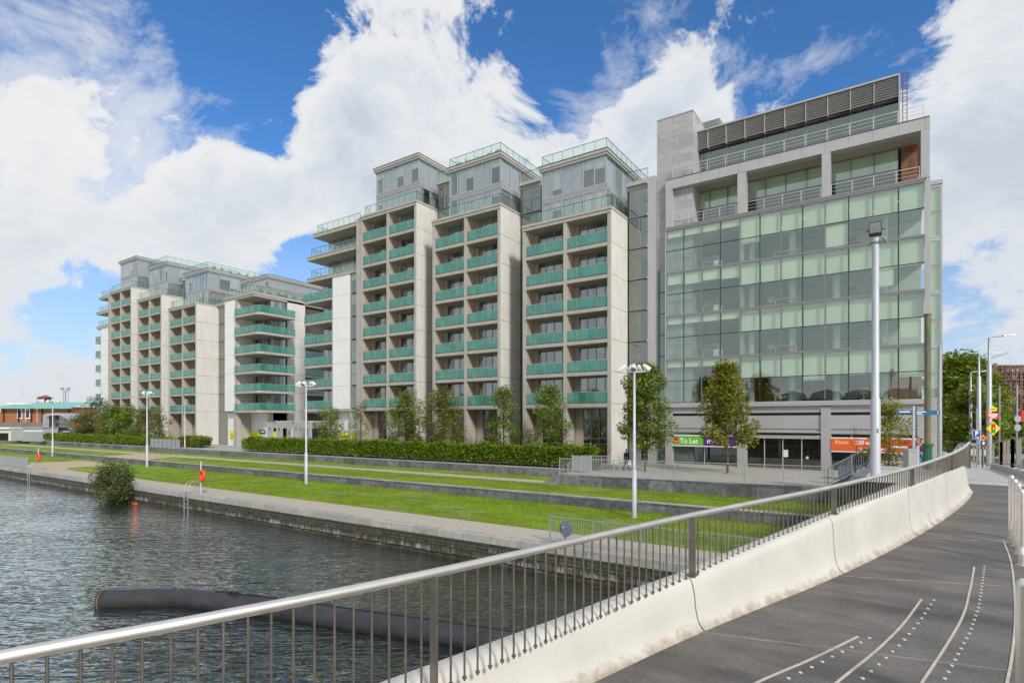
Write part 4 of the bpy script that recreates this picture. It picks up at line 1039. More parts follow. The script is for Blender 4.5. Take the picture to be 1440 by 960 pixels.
# ladders and lifebuoys
def ladder(label, px_):
    x = XY(px_, YQ-.1); t = thing('quay_ladder', label, 'ladder', (x, YQ-.12, ZL)); mb = MB()
    for sx in (-.28, .28): mb.tube([(sx,0,-1.5),(sx,0,.1),(sx,.15,.75),(sx,.45,.95),(sx,.75,.85),(sx,.85,0.02)], .028, 8)
    mb.build('stile', galv, t)
    for k in range(5): r = MB(); r.tube([(-.28,0,-1.3+k*.3),(.28,0,-1.3+k*.3)], .018, 6); r.build('rung', galv, t)
ladder('steel quay ladder at the left by the end of the grey railing', 40.5)
ladder('steel quay ladder right of the bush, beside a lifebuoy post', 262)
red_m = M('red_orange_plastic', (.72,.07,.03), .45)
def lifebuoy(label, px_, py):
    p = G(px_, py, ZL); t = thing('lifebuoy_post', label, 'lifebuoy', (p.x, p.y, ZL)); mb = MB(); mb.tube([(0,0,0),(0,0,2.35)], .05, 10); mb.build('post', lamp_paint, t)
    mb = MB(); R_ = .27; n_ = 24
    rows = [[(.34+(R_+.10*cos(v))*cos(u), -.08+.10*sin(v), 1.35+(R_+.10*cos(v))*sin(u)*1.25) for v in [2*pi*j/8 for j in range(8)]] for u in [2*pi*i/n_ for i in range(n_+1)]]
    mb.loft(rows, close=True); mb.box(.1,.58,-.02,.04,1.05,1.65); mb.build('ring', red_m, t)
    mb = MB(); mb.box(0,.4,-.03,.03,1.3,1.38); mb.build('bracket', lamp_paint, t)
lifebuoy('orange lifebuoy on a white post at the left near the sandy path', 54, 660.5)
lifebuoy('orange lifebuoy on a white post right of the bush by the ladder', 282.5, 694.5)
# ================================================================ planting
def hedge(label, x0, x1, y0, y1, z0, z1, n, mat, size=.10, seed=1):
    r_ = random.Random(seed); t = thing('hedge', label, 'hedge', ((x0+x1)/2, (y0+y1)/2, z0)); cx, cy = (x0+x1)/2, (y0+y1)/2
    mb = MB(); 
    for _ in range(n):
        x = r_.uniform(x0, x1); u = r_.random()
        hh = (z1-z0)*(0.88+.20*mnoise.noise(Vector((x*.55, 0, seed)))+.07*mnoise.noise(Vector((x*2.3, 5, seed))))
        bul = .22*mnoise.noise(Vector((x*.9, 3.3, seed)))
        if u < .50: y = y0-bul+r_.random()**2*.35; z = r_.random()**.8*hh; y += .25*(z/hh-.6)**2
        elif u < .82: z = hh-abs(r_.gauss(0,.14)); y = r_.uniform(y0, y1)
        else: y = r_.uniform(y0, y1); z = r_.uniform(.15, hh)
        if z < .35 and r_.random() < .7: continue
        if r_.random() < .06: z += r_.random()*.35
        if x < x0+.7 or x > x1-.7: z *= r_.uniform(.8, 1)
        q = Vector((x-cx, y-cy, z)); a = Vector((r_.gauss(0,1), r_.gauss(0,1), r_.gauss(0,.7))).normalized(); b = a.cross(Vector((r_.gauss(0,.6), r_.gauss(0,.6), 1))).normalized(); s_ = size*r_.uniform(.6,1.3)
        mb.face([q-a*s_, q-b*s_*.55, q+a*s_, q+b*s_*.55])
    mb.build('foliage', mat, t)
    mb = MB(); x = x0+.4
    while x < x1-.3:
        for k in range(2): mb.tube([(x-cx+r_.uniform(-.1,.1), r_.uniform(-.4,.4), 0), (x-cx+r_.uniform(-.3,.3), r_.uniform(-.5,.3), (z1-z0)*.8)], [.025,.01], 4, caps=False)
        x += r_.uniform(.3,.6)
    mb.build('stem', bark, t)
    mb = MB(); mb.box(x0-cx+.3, x1-cx-.3, (y0-cy)+.45, (y1-cy)-.3, .25, (z1-z0)*.72); mb.build('inner_shade_block', M('inner_shade_leaf', (.025,.035,.01), .95, var=.4, scale=3), t)  # solid block, its dark colour stands in for shade inside the hedge
    s_ = MB(); s_.box(x0, x1, y0+.1, y1+.2, z0-.05, z0+.03); s_.build('planting_bed', bpy.data.materials['soil'], **ST)
hedge('long clipped green hedge in front of the nearer apartment building', -72.3, -20.2, 42.0, 43.6, -4, -1.93, 52000, leaf_hedge, .105, 2)
hedge('clipped green hedge at left in front of the farther apartment building', -146, -93.5, 42.0, 43.6, -4, -2.35, 26000, leaf_hedge, .14, 5)
hedge('short dark hedge behind the grey metal planter screen at the farther block', -92.5, -86.2, 43.4, 45.6, -4, -2.15, 7000, leaf_tree, .14, 8)
t = thing('planter_screen', 'row of grey metal planter panels at the right end of the left hedge', 'planter', (XY(231, 41.8), 41.9, -4))
for i in range(7):
    w = (XY(252,41.8)-XY(210,41.8))/7; x = -3.5*w+i*w; MB().box(x+.02, x+w-.02, -.03, .03, 0, 1.25).build('panel', galv, t)
mb = MB()
for i in range(8): mb.box(-3.5*w+i*w-.03, -3.5*w+i*w+.03, -.05, .05, 0, 1.28)
mb.build('post', dark_metal, t)
q = G(277, 628.5, -4); t = thing('rubbish_bin', 'small black bin on the paving right of the slim lamp by the farther block', 'bin', (q.x, q.y, -4)); MB().box(-.5,.5,-.3,.3,0,1.0).build('body', black, t); MB().box(-.52,.52,-.32,.32,1.0,1.08).build('lid', dark_metal, t)

def tree(label, px_, yp, z0, h, rad, n, mat, seed, trunk=.09, bare=.22, gap=.0, size=.10, lean=0, cone=.35, px_is_x=False, clumps=26, group=None, name='tree', mat2=None):
    r_ = random.Random(seed); x = px_ if px_is_x else XY(px_, yp)
    t = thing(name, label, 'tree', (x, yp, z0), group=group)
    tr = MB(); P = [Vector((0,0,-.1))]; k = 6
    for i in range(1, k+1): P.append(Vector((lean*i/k+r_.uniform(-.06,.06), r_.uniform(-.06,.06), h*.93*i/k)))
    tr.tube(P, [trunk*(1-.86*i/k) for i in range(k+1)], 8)
    cr = MB()
    def at(z): 
        f = max(0, min(.999, z/(h*.93)))*k; i = int(f); return P[i].lerp(P[min(i+1, k)], f-i)
    for j in range(clumps):
        f = bare+(1-bare)*((j+r_.random()*.8)/clumps); z = h*f
        shape = (1-cone*f)*sin(pi*min(1, max(.06, (f-bare)/(1-bare)*.80+.20)))**.55
        rr = rad*shape*r_.uniform(.35, 1.15); a = j*2.399+r_.uniform(-.5,.5)
        c = at(z)+Vector((rr*cos(a), rr*sin(a), r_.uniform(-.1,.25)))
        b0 = at(z*r_.uniform(.62,.82))
        mid = b0.lerp(c, .55)+Vector((0,0,.12*rr))
        tr.tube([b0, mid, c], [trunk*.32*(1-f*.6), trunk*.2*(1-f*.5), .008], 5, caps=False)
        if r_.random() < gap: continue
        m_ = int(n*2.1)//clumps; cs = rad*r_.uniform(.28,.48)
        leaves(cr, c, cs, int(m_*.7), size*1.15, r_, (1,1,.75), .5)
        for _ in range(3):
            leaves(cr, mid.lerp(c, r_.random())+Vector((r_.gauss(0,.2),r_.gauss(0,.2),r_.gauss(0,.15)))*rad*.4, cs*.55, int(m_*.12), size, r_, (1,1,.7), .5)
    tr.build('trunk', bark, t); cr.build('crown', mat2 or mat, t); return t
HB = 45.2
tree('bushy tree with golden top between the nearest lamp post and the office To Let sign', 907, 43.0, -4, 8.6, 2.05, 6200, leaf_tree, 21, .11, .24, .0, .105, cone=.25, clumps=44)
tree('bushy olive-gold tree on the plaza in front of the To Let sign', 1023, 45.2, -4, 8.6, 1.95, 6200, leaf_gold, 22, .12, .26, .0, .105, lean=-.3, cone=.35, clumps=44)
tree('young tree behind the hedge directly left of the third tower shopfront', 772, HB, -4, 7.6, 2.0, 3800, leaf_tree, 23, .08, .12, .1, .095, cone=.3, clumps=34, lean=.1)
tree('young upright tree behind the hedge before the gap between second and third towers', 708, HB, -4, 7.3, 2.1, 3600, leaf_tree, 24, .08, .14, .1, .095, cone=.45, clumps=32)
tree('broad tree with a rusty branch behind the hedge below the second tower', 622, HB, -4, 7.3, 2.6, 4200, leaf_rust, 25, .09, .12, .1, .10, cone=.3, clumps=36)
tree('dark green tree behind the hedge below the first tower', 571, HB, -4, 7.3, 2.2, 3600, leaf_tree, 26, .08, .13, .08, .10, cone=.3, clumps=32)
tree('thin sparse brownish tree behind the hedge before the white wall panel', 507, HB, -4, 6.2, 1.7, 1300, leaf_rust, 27, .07, .2, .35, .09, cone=.4, clumps=26)
tree('small spreading tree behind the left part of the long hedge by the pergola', 465, HB, -4, 5.6, 2.2, 2300, leaf_tree, 28, .07, .2, .15, .10, cone=.35, clumps=28)
tree('tall layered sparse tree left of the farther building, against the sky', 135, 47, -4, 8.6, 4.0, 2600, leaf_grey, 31, .12, .15, .2, .15, cone=.5, clumps=30)
tree('rounded tree behind the left hedge at the left foot of the farther building', 160, HB, -4, 6.6, 3.2, 3000, leaf_tree, 32, .1, .15, .1, .15, cone=.3, clumps=30)
tree('green tree behind the left hedge in front of the first far tower', 180, HB, -4, 6.6, 2.6, 2200, leaf_hedge, 33, .1, .12, .2, .14, cone=.4, clumps=26)
tree('brown-leaved tree behind the left hedge in front of the second far tower', 203, HB, -4, 6.2, 2.8, 2200, leaf_rust, 34, .1, .12, .15, .14, cone=.3, clumps=26)
tree('thin brownish tree behind the right end of the left hedge', 223, HB, -4, 6.6, 2.0, 1100, leaf_rust, 35, .08, .2, .35, .13, cone=.3, clumps=24)
tree('small tree at the far left end of the farther building row', 118, 46, -4, 5.2, 3.4, 2200, leaf_rust, 36, .1, .1, .1, .15, cone=.3, clumps=24)
tree('young yellow-green tree beside the thick lighting column', 1251, 36.5, -3.6, 4.6, 1.25, 2300, leaf_gold, 41, .05, .05, .1, .07, cone=.45, clumps=30)
tree('thin bare reddish sapling left of the lighting column before the orange banner', 1203, 38.0, -4, 3.9, .8, 60, leaf_rust, 42, .035, .1, .75, .05, clumps=22)
tree('large dense green street tree right of the office corner', 1350, 78, -4, 11.0, 3.9, 9000, leaf_far, 51, .2, .14, 0, .20, cone=.12, clumps=60)
tree('large dense green street tree behind the lamp posts, right of its twin', 1366, 92, -4, 11.4, 2.5, 7000, leaf_far, 52, .2, .14, 0, .22, cone=.12, clumps=60)
tree('dark street tree low behind the first street lamps', 1368, 68, -4, 7.2, 2.6, 3600, leaf_tree, 53, .15, .14, 0, .16, cone=.2, clumps=36)

# ================================================================ street furniture at right
def street_lamp(label, px_, py_base, h, arm, z=None, r0=.15):
    p = GD(px_, py_base); t = thing('street_lamp', label, 'street lamp', (p.x, p.y, zdeck(p.y)), group='grey street lamps along the road')
    mb = MB(); mb.tube([(0,0,-.1),(0,0,h*.80),(0,0,h*.80+.05),(0,0,h)], [r0, r0*.9, r0*.5, r0*.42], 14); mb.build('pole', galv, t)
    dx_, dy_ = CA, SA
    mb = MB(); mb.tube([(0,0,h-.05),(.25*dx_,.25*dy_,h+.06),(arm*.55*dx_,arm*.55*dy_,h+.10)], .045, 8); mb.build('arm', galv, t)
    mb = MB(); mb.bar((arm*.5*dx_,arm*.5*dy_,h+.10), (arm*dx_,arm*dy_,h+.18), .26, .09); mb.build('lamp_head', head_w, t); return t
L0 = street_lamp('tall grey street lamp carrying the traffic-light warning sign', 1391, 656, 7.9, 1.55)
street_lamp('second street lamp, just left behind the blue parking sign', 1376.5, 651.5, 7.9, 1.6)
street_lamp('third street lamp along the road, in front of the tree', 1365, 646, 8.0, 1.8)
street_lamp('farthest street lamp of the row, smallest, before the dense tree', 1356.5, 641, 8.3, 1.9)
yel = M('yellow_sign', (.85,.62,.02), .45, var=.02); blu = M('blue_sign', (.02,.07,.30), .45, var=.02); wht = M('white_sign', (.85,.85,.85), .45, var=.02); redm = M('red_sign', (.70,.03,.03), .45, var=.02)
org = M('orange_sign', (.85,.30,.02), .45, var=.02); blk = M('black_paint', (.02,.02,.02), .5, var=.02); grn = M('green_lens', (.03,.45,.08), .4); amb = M('amber_lens', (.9,.4,.03), .4); teal_s = M('blue_finger_sign', (.015,.11,.20), .45, var=.03)
def facing(px_, d, z, label, name, cat):
    p = CD(px_, d, z); return thing(name, label, cat, (p.x, p.y, z), YAW)
def SZ(py, d): return (HOR-py)*d/F
d = 33.6
t = facing(1391, d, SZ(602,d), 'yellow diamond warning sign with a traffic light symbol on the tall street lamp', 'warning_sign', 'road sign'); S_ = .42
mb = MB(); mb.loft([[(0,-.02,-S_-.02),(S_+.02,-.02,0),(0,-.02,S_+.02),(-S_-.02,-.02,0)],[(0,.0,-S_-.02),(S_+.02,0,0),(0,0,S_+.02),(-S_-.02,0,0)]], close=True, smooth=False); mb.face([(0,-.021,-S_-.02),(S_+.02,-.021,0),(0,-.021,S_+.02),(-S_-.02,-.021,0)]); mb.build('sign_plate', blk, t)
mb = MB(); mb.face([(0,-.025,-S_),(S_,-.025,0),(0,-.025,S_),(-S_,-.025,0)]); mb.build('sign_face', yel, t)
mb = MB(); mb.box(-.11,.11,-.032,-.027,-.27,.27); mb.build('symbol', blk, t)
for z_, m_ in ((.17, redm), (0, amb), (-.17, grn)): mb = MB(); mb.tube([(0,-.033,z_),(0,-.040,z_)], .075, 14); mb.build('light_symbol', m_, t)
t.location.y -= .22; t.location.x += .15
t = facing(1390.5, d, SZ(584.5,d), 'red rectangular notice with white lettering on the tall street lamp', 'notice_sign', 'road sign'); MB().box(-.34,.34,-.02,.0,-.17,.17).build('sign_plate', redm, t)
for za, zb, w in ((.05,.12,.27), (-.05,.01,.24), (-.13,-.08,.16)): MB().box(-w, w, -.026, -.0205, za, zb).build('blurred_text_line', wht, t)
t.location.y -= .22; t.location.x += .15
t = facing(1391, d, SZ(574.5,d), 'small yellow direction sign with an arrow above the red notice', 'direction_sign', 'road sign')
mb = MB(); mb.face([(-.22,-.01,-.15),(.22,-.01,-.15),(.22,-.01,.08),(.08,-.01,.08),(.0,-.01,.2),(-.1,-.01,.05),(-.22,-.01,.05)]); mb.box(-.22,.22,-.008,0,-.15,.05); mb.build('sign_plate', yel, t); MB().bar((-.12,-.014,-.06),(.12,-.014,.0),.03,.03).build('symbol', blk, t); t.location.y -= .22; t.location.x += .15
d = 31
t = facing(1373.5, d, -2.4, 'thin post carrying the blue parking sign and small signs', 'sign_post', 'sign post'); MB().tube([(0,0,-.4),(0,0,3.1)], .035, 8).build('post', galv, t)
t = facing(1373, d-.1, SZ(610.5,d), 'square blue parking sign with a white P and arrow', 'parking_sign', 'road sign'); MB().box(-.20,.20,-.02,0,-.26,.24).build('sign_plate', blu, t)
text_mesh('P', .36, 'lettering', wht, t, (0,-.022,-.06), align='CENTER', bold=.03); mb = MB(); mb.box(-.12,.06,-.026,-.022,-.19,-.16); mb.face([(.05,-.026,-.24),(.15,-.026,-.175),(.05,-.026,-.11)]); mb.build('arrow', wht, t)
MB().box(-.215,.215,-.012,.002,-.275,.255).build('sign_border', wht, t)
d = 32
t = facing(1382.5, d, SZ(615.5,d), 'small orange diamond road sign right of the parking sign', 'roadworks_sign', 'road sign'); mb = MB(); mb.face([(0,-.02,-.2),(.2,-.02,0),(0,-.02,.2),(-.2,-.02,0)]); mb.face([(0,0,-.2),(-.2,0,0),(0,0,.2),(.2,0,0)]); mb.build('sign_plate', org, t); MB().box(-.07,.07,-.03,-.022,-.05,.05).build('symbol', blk, t)
t = facing(1382.5, d, SZ(623,d), 'small blue sign with a white figure under the orange diamond', 'mandatory_sign', 'road sign'); MB().box(-.16,.16,-.02,0,-.13,.13).build('sign_plate', bpy.data.materials['blue_sign'], t); MB().box(-.06,.06,-.03,-.022,-.07,.08).build('symbol', wht, t)
t = facing(1383.5, d, SZ(629.3,d), 'small black and orange chevron board low on the post', 'chevron_board', 'road sign'); MB().box(-.19,.19,-.02,0,-.10,.10).build('sign_plate', blk, t)
mb = MB()
for k in (-.1, .06): mb.face([(k-.03,-.023,-.09),(k+.03,-.023,-.09),(k+.09,-.023,0),(k+.03,-.023,.09),(k-.03,-.023,.09),(k+.03,-.023,0)])
mb.build('chevron', org, t)
t = facing(1381.5, d+.1, -2.5, 'thin dark post holding the orange diamond and chevron board', 'sign_post', 'sign post'); MB().tube([(0,0,-.3),(0,0,2.2)], .03, 8).build('post', dark_metal, t)
# green rusty column, grey column, finger post
q = CD(1304.5, 25); t = thing('old_column', 'old green and rust painted iron column with a fluted base, behind the handrail', 'column', (q.x, q.y, zdeck(q.y)))
green_rust, nt, out = nt_new('green_paint_rusting'); s = N(nt); v = s.pos()
c = s.mix(s.ramp(s.noise(s.mapping(v, (3,3,1.2)), 1.6, 7, .7), [(.42,(0,0,0)),(.55,(1,1,1))]), (.08,.15,.09), (.24,.15,.08)); p_ = s.bsdf(c, .7); s.l(p_.outputs[0], out.inputs[0])
hh = SZ(443,25)-zdeck(q.y); mb = MB(); mb.tube([(0,0,1.1),(0,0,hh)], .125, 16); mb.tube([(0,0,hh),(0,0,hh+.05)], .15, 16); mb.build('shaft', green_rust, t)
mb = MB()
for k in range(12):
    a = 2*pi*k/12; mb.tube([(.13*cos(a),.13*sin(a),-.3),(.13*cos(a),.13*sin(a),1.05)], .045, 6)
mb.tube([(0,0,1.05),(0,0,1.16)], .22, 16); mb.tube([(0,0,-.3),(0,0,1.05)], .13, 12); mb.build('fluted_base', M('green_paint', (.03,.14,.08), .5), t)
q = CD(1321.5, 26); t = thing('grey_column', 'plain grey steel column standing right of the office corner', 'column', (q.x, q.y, zdeck(q.y))); h_ = SZ(487,26)-zdeck(q.y)
MB().tube([(0,0,-.2),(0,0,h_*.55),(0,0,h_*.56),(0,0,h_)], [.09,.09,.075,.07], 12).build('shaft', galv, t); MB().tube([(0,0,h_),(0,0,h_+.04)], .09, 12).build('cap', galv, t)
d = 24; q = CD(1284.5, d); t = thing('finger_post', 'pale post with blue pointing finger signs, beside the green column', 'finger post', (q.x, q.y, zdeck(q.y)), YAW); zt = SZ(571,d)-zdeck(q.y)
MB().tube([(0,0,-.3),(0,0,zt)], .05, 12).build('post', lamp_paint, t)
for (x0, x1, za, zb) in ((-.75,-.06,-.32,-.17), (.06,1.12,-.37,-.17)):
    MB().box(x0, x1, -.02, .02, zt+za, zt+zb).build('finger', teal_s, t)
for xa, xb, z_ in ((-.62,-.15,-.235), (.12,.50,-.235), (.12,.36,-.32)): MB().box(xa, xb, -.026, -.0205, zt+z_-.018, zt+z_+.018).build('blurred_text_line', wht, t)
for z_ in (-.22,-.31): mb = MB(); mb.tube([(1.02,-.024,zt+z_),(1.02,-.03,zt+z_)], .025, 10); mb.build('dot', wht, t)
q = CD(1290, 27.5); t = thing('stub_post', 'short pale post by the people at the street corner', 'post', (q.x, q.y, zdeck(q.y))); MB().tube([(0,0,-.2),(0,0,1.05)], .08, 12).build('shaft', lamp_paint, t); MB().tube([(0,0,1.05),(0,0,1.1)], .09, 12).build('cap', lamp_paint, t)
q = CD(1279.5, 23.5); t = thing('stone_pier', 'squat beige stone pier at the top of the steps', 'pier', (q.x, q.y, zdeck(q.y)), YAW); MB().box(-.17,.17,-.17,.17,-.3,.80).build('shaft', coping_m, t); MB().box(-.2,.2,-.2,.2,.80,.9).build('cap', coping_m, t)
# railing between footway and road
rail_tan = M('tan_grey_steel', (.42,.37,.31), .5, .5, var=.15)
pts = []
for px_, py in ((1396.5,658.5),(1408,660.5),(1424,666),(1446,673),(1475,683)):
    p = GD(px_, py); pts.append((p.x, p.y, zdeck(p.y)+.25))
picket_rail('road_railing', 'brown steel post railing on a low kerb between footway and road at right', pts, 1.15, 99, 2.1, mat=rail_tan, thick=.07, posts=.10)
mb = MB(); mb.loft([[(x-.12,y,z-.4),(x-.12,y,z),(x+.2,y,z),(x+.2,y,z-.4)] for x, y, z in pts], close=True, smooth=False); mb.build('rail_kerb', conc_path, **ST)
p0 = GD(1384, 655); picket_rail('road_railing', 'short length of brown railing just behind the tall street lamp', [(p0.x-.4, p0.y+6, zdeck(p0.y+6)), (pts[0][0]-.1, pts[0][1]+1.0, pts[0][2]-.1)], 1.15, 99, 2.1, mat=rail_tan, thick=.07, posts=.09)
yk = 55; 
picket_rail('street_railing', 'grey picket railing along the street edge in front of the dense trees', [(XY(1308, yk), yk, -3.3), (XY(1357, yk), yk, -3.2)], 1.6, .3, 1.6, mat=dark_metal, thick=.04)

# cars
glass_car = M('car_glass', (.03,.035,.04), .08, spec=.8)
def car(label, loc, rz, paint, group=None, s=1.0):
    t = thing('parked_car', label, 'car', loc, rz, group)
    prof = [(-2.1,.35),(-2.15,.6),(-2.05,.86),(-1.55,.95),(-1.0,1.36),(-.3,1.47),(.5,1.45),(1.0,1.30),(1.5,1.0),(2.0,.85),(2.12,.6),(2.08,.32)]
    mb = MB(); rows = []
    for yy, k in ((-.86,.93),(-.80,1),(-.55,1.01),(0,1.02),(.55,1.01),(.80,1),(.86,.93)):
        r = []
        for x, z in prof:
            ins = .12 if z > 1.1 and abs(yy) > .7 else 0
            r.append((x*(.985 if abs(yy) > .82 else 1), yy*(1-ins-.0), .32+(z-.32)*k))
        rows.append(r)
    mb.loft(rows); mb.f.append(tuple(range(len(prof)))); mb.m.append(0); mb.sm.append(False)
    L = len(mb.v)-len(prof) if False else 6*len(prof); mb.f.append(tuple(range(L, L+len(prof)))[::-1]); mb.m.append(0); mb.sm.append(False)
    mb.face([(-2.08,-.8,.33),(2.05,-.8,.33),(2.05,.8,.33),(-2.08,.8,.33)]); mb.build('body', paint, t)
    for sy in (-1, 1):
        mb = MB(); y = sy*.80
        mb.face([(-1.30,sy*.835,.98),(-.92,sy*.765,1.30),(-.12,sy*.765,1.38),(-.12,sy*.845,.98)][::sy]); mb.face([(-.04,sy*.845,.98),(-.04,sy*.765,1.38),(.52,sy*.765,1.36),(1.22,sy*.835,1.0)][::sy]); mb.build('side_window', glass_car, t)
        for wx in (-1.35, 1.32):
            w = MB(); w.tube([(wx,sy*.70,.32),(wx,sy*.885,.32)], .32, 20); o = w.build('wheel', black, t); w = MB(); w.tube([(wx,sy*.886,.32),(wx,sy*.90,.32)], .2, 16); w.build('rim', galv, o)
    mb = MB(); mb.face([(1.44,-.68,1.06),(1.44,.68,1.06),(1.0,.62,1.325),(1.0,-.62,1.325)]); mb.build('windscreen', glass_car, t)
    mb = MB(); mb.face([(-1.50,.66,1.03),(-1.50,-.66,1.03),(-1.03,-.6,1.365),(-1.03,.6,1.365)]); mb.build('rear_window', glass_car, t)
    for sy in (-1, 1):
        MB().box(2.02,2.13,sy*.75-.12,sy*.75+.06,.62,.78).build('headlight', wht, t); MB().box(-2.15,-2.06,sy*.75-.1,sy*.75+.06,.66,.84).build('tail_light', redm, t)
    MB().box(2.1,2.14,-.5,.5,.36,.5).build('bumper_grille', black, t)
    return t
silver = M('silver_paint', (.62,.64,.66), .25, .5, var=.02, coat=.5); whitep = M('white_car_paint', (.78,.79,.80), .3, var=.02, coat=.5)
q = CD(1275, 46); car('white car partly hidden behind the yellow-green tree at the office corner', (q.x+.6, q.y, -3.35), .25, whitep)
q = CD(1366, 47.5); car('silver car on the road beyond the end of the bridge railing', (q.x, q.y, -3.3), pi/2+pi+.1, silver)
# far van-like vehicles behind the trees
q = CD(1313, 62); car('pale car parked along the street behind the grey column', (q.x, q.y, -3.9), .3, whitep)

# people
skin_m = M('skin', (.45,.26,.18), .6, var=.03)
def skinned(name, verts, edges, radii, mat, parent, lvl=1):
    me = bpy.data.meshes.new(name); me.from_pydata(verts, edges, []); o = bpy.data.objects.new(name, me); COL.objects.link(o); o.parent = parent
    me.materials.append(mat)
    sk = o.modifiers.new('skin', 'SKIN'); sk.use_smooth_shade = True
    for i, r in enumerate(radii): me.skin_vertices[0].data[i].radius = (r, r) if not isinstance(r, tuple) else r
    me.skin_vertices[0].data[0].use_root = True
    ss = o.modifiers.new('smooth', 'SUBSURF'); ss.levels = lvl; ss.render_levels = lvl
    dg = bpy.context.evaluated_depsgraph_get(); dg.update(); m2 = bpy.data.meshes.new_from_object(o.evaluated_get(dg)); o.modifiers.clear(); o.data = m2; m2.name = name
    return o
def person(label, loc, rz, top, legs, cap=None, stride=.22, bag=None):
    t = thing('person', label, 'person', loc, rz)
    V = [(0,0,.98),(0,-.01,1.2),(0,0,1.42),(0,.01,1.50),(0,.02,1.60),(0,.02,1.70), (.19,0,1.40),(.25,.04,1.14),(.24,.14,.92),(.24,.18,.84), (-.19,0,1.40),(-.26,-.02,1.14),(-.25,.04,.90),(-.25,.07,.82),
         (.10,.0,.92),(.11,stride*.7,.50),(.11,stride*.9,.08),(.11,stride*.9+.16,.04), (-.10,0,.92),(-.11,-stride*.2,.50),(-.11,-stride,.10),(-.11,-stride+.15,.04)]
    E = [(0,1),(1,2),(2,3),(3,4),(4,5),(2,6),(6,7),(7,8),(8,9),(2,10),(10,11),(11,12),(12,13),(0,14),(14,15),(15,16),(16,17),(0,18),(18,19),(19,20),(20,21)]
    R_ = [(.15,.11),(.14,.10),(.13,.09),.055,(.085,.10),(.075,.085),.06,.045,.035,.035,.06,.045,.035,.035,.085,.06,.042,.035,.085,.06,.042,.035]
    skinned('body', V, E, R_, skin_m, t)
    T_ = [0,1,2,6,7,8,10,11,12]; idx = {v: i for i, v in enumerate(T_)}
    skinned('jacket', [V[i] if i not in (8,12) else tuple(V[i]) for i in T_], [(idx[a], idx[b]) for a, b in E if a in idx and b in idx], [(.18,.14),(.175,.135),(.15,.11),.08,.062,.05,.08,.062,.05], top, t)
    T_ = [0,14,15,16,18,19,20]; idx = {v: i for i, v in enumerate(T_)}
    skinned('trousers', [V[i] for i in T_], [(idx[a], idx[b]) for a, b in E if a in idx and b in idx], [(.165,.125),.105,.075,.058,.105,.075,.058], legs, t)
    for a, b_ in ((16,17),(20,21)): skinned('shoe', [tuple(Vector(V[a])-Vector((0,.04,.03))), tuple(Vector(V[b_])+Vector((0,.03,0)))], [(0,1)], [.055,.045], black, t)
    hm = cap or M('brown_hair', (.06,.035,.02), .8); skinned('cap' if cap else 'hair', [(0,.0,1.66),(0,.015,1.76)], [(0,1)], [(.095,.11),(.06,.07)], hm, t)
    mb = MB()
    for sx in (-.03,.03): mb.tube([(sx,.118,1.645),(sx,.126,1.645)], .009, 6)
    mb.build('eye', blk, t)
    if bag: mb = MB(); mb.box(.30,.36,-.02,.26,.45,.82); mb.tube([(.33,.05,.82),(.33,.12,.92),(.33,.19,.82)], .01, 5); mb.build('carrier_bag', bag, t)
    return t
q = G(880.5, 661, -4); person('person in red cap, black vest and jeans walking on the plaza by the railing', (q.x, q.y, -4), -.6, M('black_jacket', (.02,.02,.022), .8), M('blue_denim', (.06,.12,.28), .8), M('red_cloth', (.6,.06,.05), .7), bag=wht)
q = CD(1296, 29.5); person('person in a maroon top and blue trousers at the street corner behind the handrail', (q.x, q.y, zdeck(q.y)-.25), .5, M('maroon_jacket', (.17,.02,.035), .8), M('blue_cloth', (.10,.16,.36), .8))

# ================================================================ signs on buildings
sign_g = M('green_sign', (.16,.50,.03), .5, var=.02); sign_p = M('purple_sign', (.10,.02,.22), .5, var=.02); sign_o = M('orange_banner', (.83,.13,.03), .5, var=.03); sign_r = M('red_banner', (.75,.04,.03), .5, var=.02)
ys_ = YO-.02
t = thing('letting_sign', 'green and purple letting sign reading To Let above the office window', 'sign', (0,0,0))
xa, xb, xc = XY(945.5, ys_), XY(988.5, ys_), XY(1036, ys_); za, zb = -2.30, -1.25
MB().box(xa, xc, ys_, ys_+.04, za, zb).build('board', wht, t); MB().box(xa+.05, xb, ys_-.01, ys_-.002, za+.10, zb-.09).build('green_field', sign_g, t); MB().box(xb+.02, xc-.02, ys_-.01, ys_-.002, za+.10, zb-.09).build('purple_field', sign_p, t)
MB().box(xa+.14, xa+.56, ys_-.02, ys_-.012, za+.3, zb-.2).build('red_square', redm, t)
MB().box(xa+.18, xa+.52, ys_-.024, ys_-.021, za+.42, za+.46).build('logo_bar', wht, t)
text_mesh('To Let', .60, 'lettering', wht, t, (xa+.70, ys_-.014, za+.30), bold=.035); text_mesh('my', .55, 'lettering', wht, t, (xb+.35, ys_-.014, za+.34), bold=.03)
t = thing('rental_banner', 'orange and red banner with office space sizes across the office corner windows', 'sign', (0,0,0))
xa, xb, xc = XY(1168.5, ys_), XY(1236, ys_), XY(1289, ys_); za, zb = -2.45, -1.28
MB().box(xa, xc, ys_, ys_+.04, za, zb).build('board', wht, t); MB().box(xa+.0, xb, ys_-.01, ys_-.002, za+.09, zb-.09).build('orange_field', sign_o, t); MB().box(xb, xc, ys_-.01, ys_-.002, za+.09, zb-.09).build('red_field', sign_r, t)
text_mesh('From', .42, 'lettering', M('pale_orange_letter', (.95,.62,.25), .5), t, (xa+.30, ys_-.014, zb-.52), bold=.03); text_mesh('220 sqm', .42, 'lettering', wht, t, (xa+1.62, ys_-.014, zb-.52), bold=.03)
text_mesh('to 1,017 sqm', .34, 'lettering', wht, t, (xa+1.9, ys_-.014, za+.20), bold=.03)
MB().box(xb+.7, xb+1.9, ys_-.02, ys_-.012, za+.42, za+.56).build('blurred_text_line', wht, t)
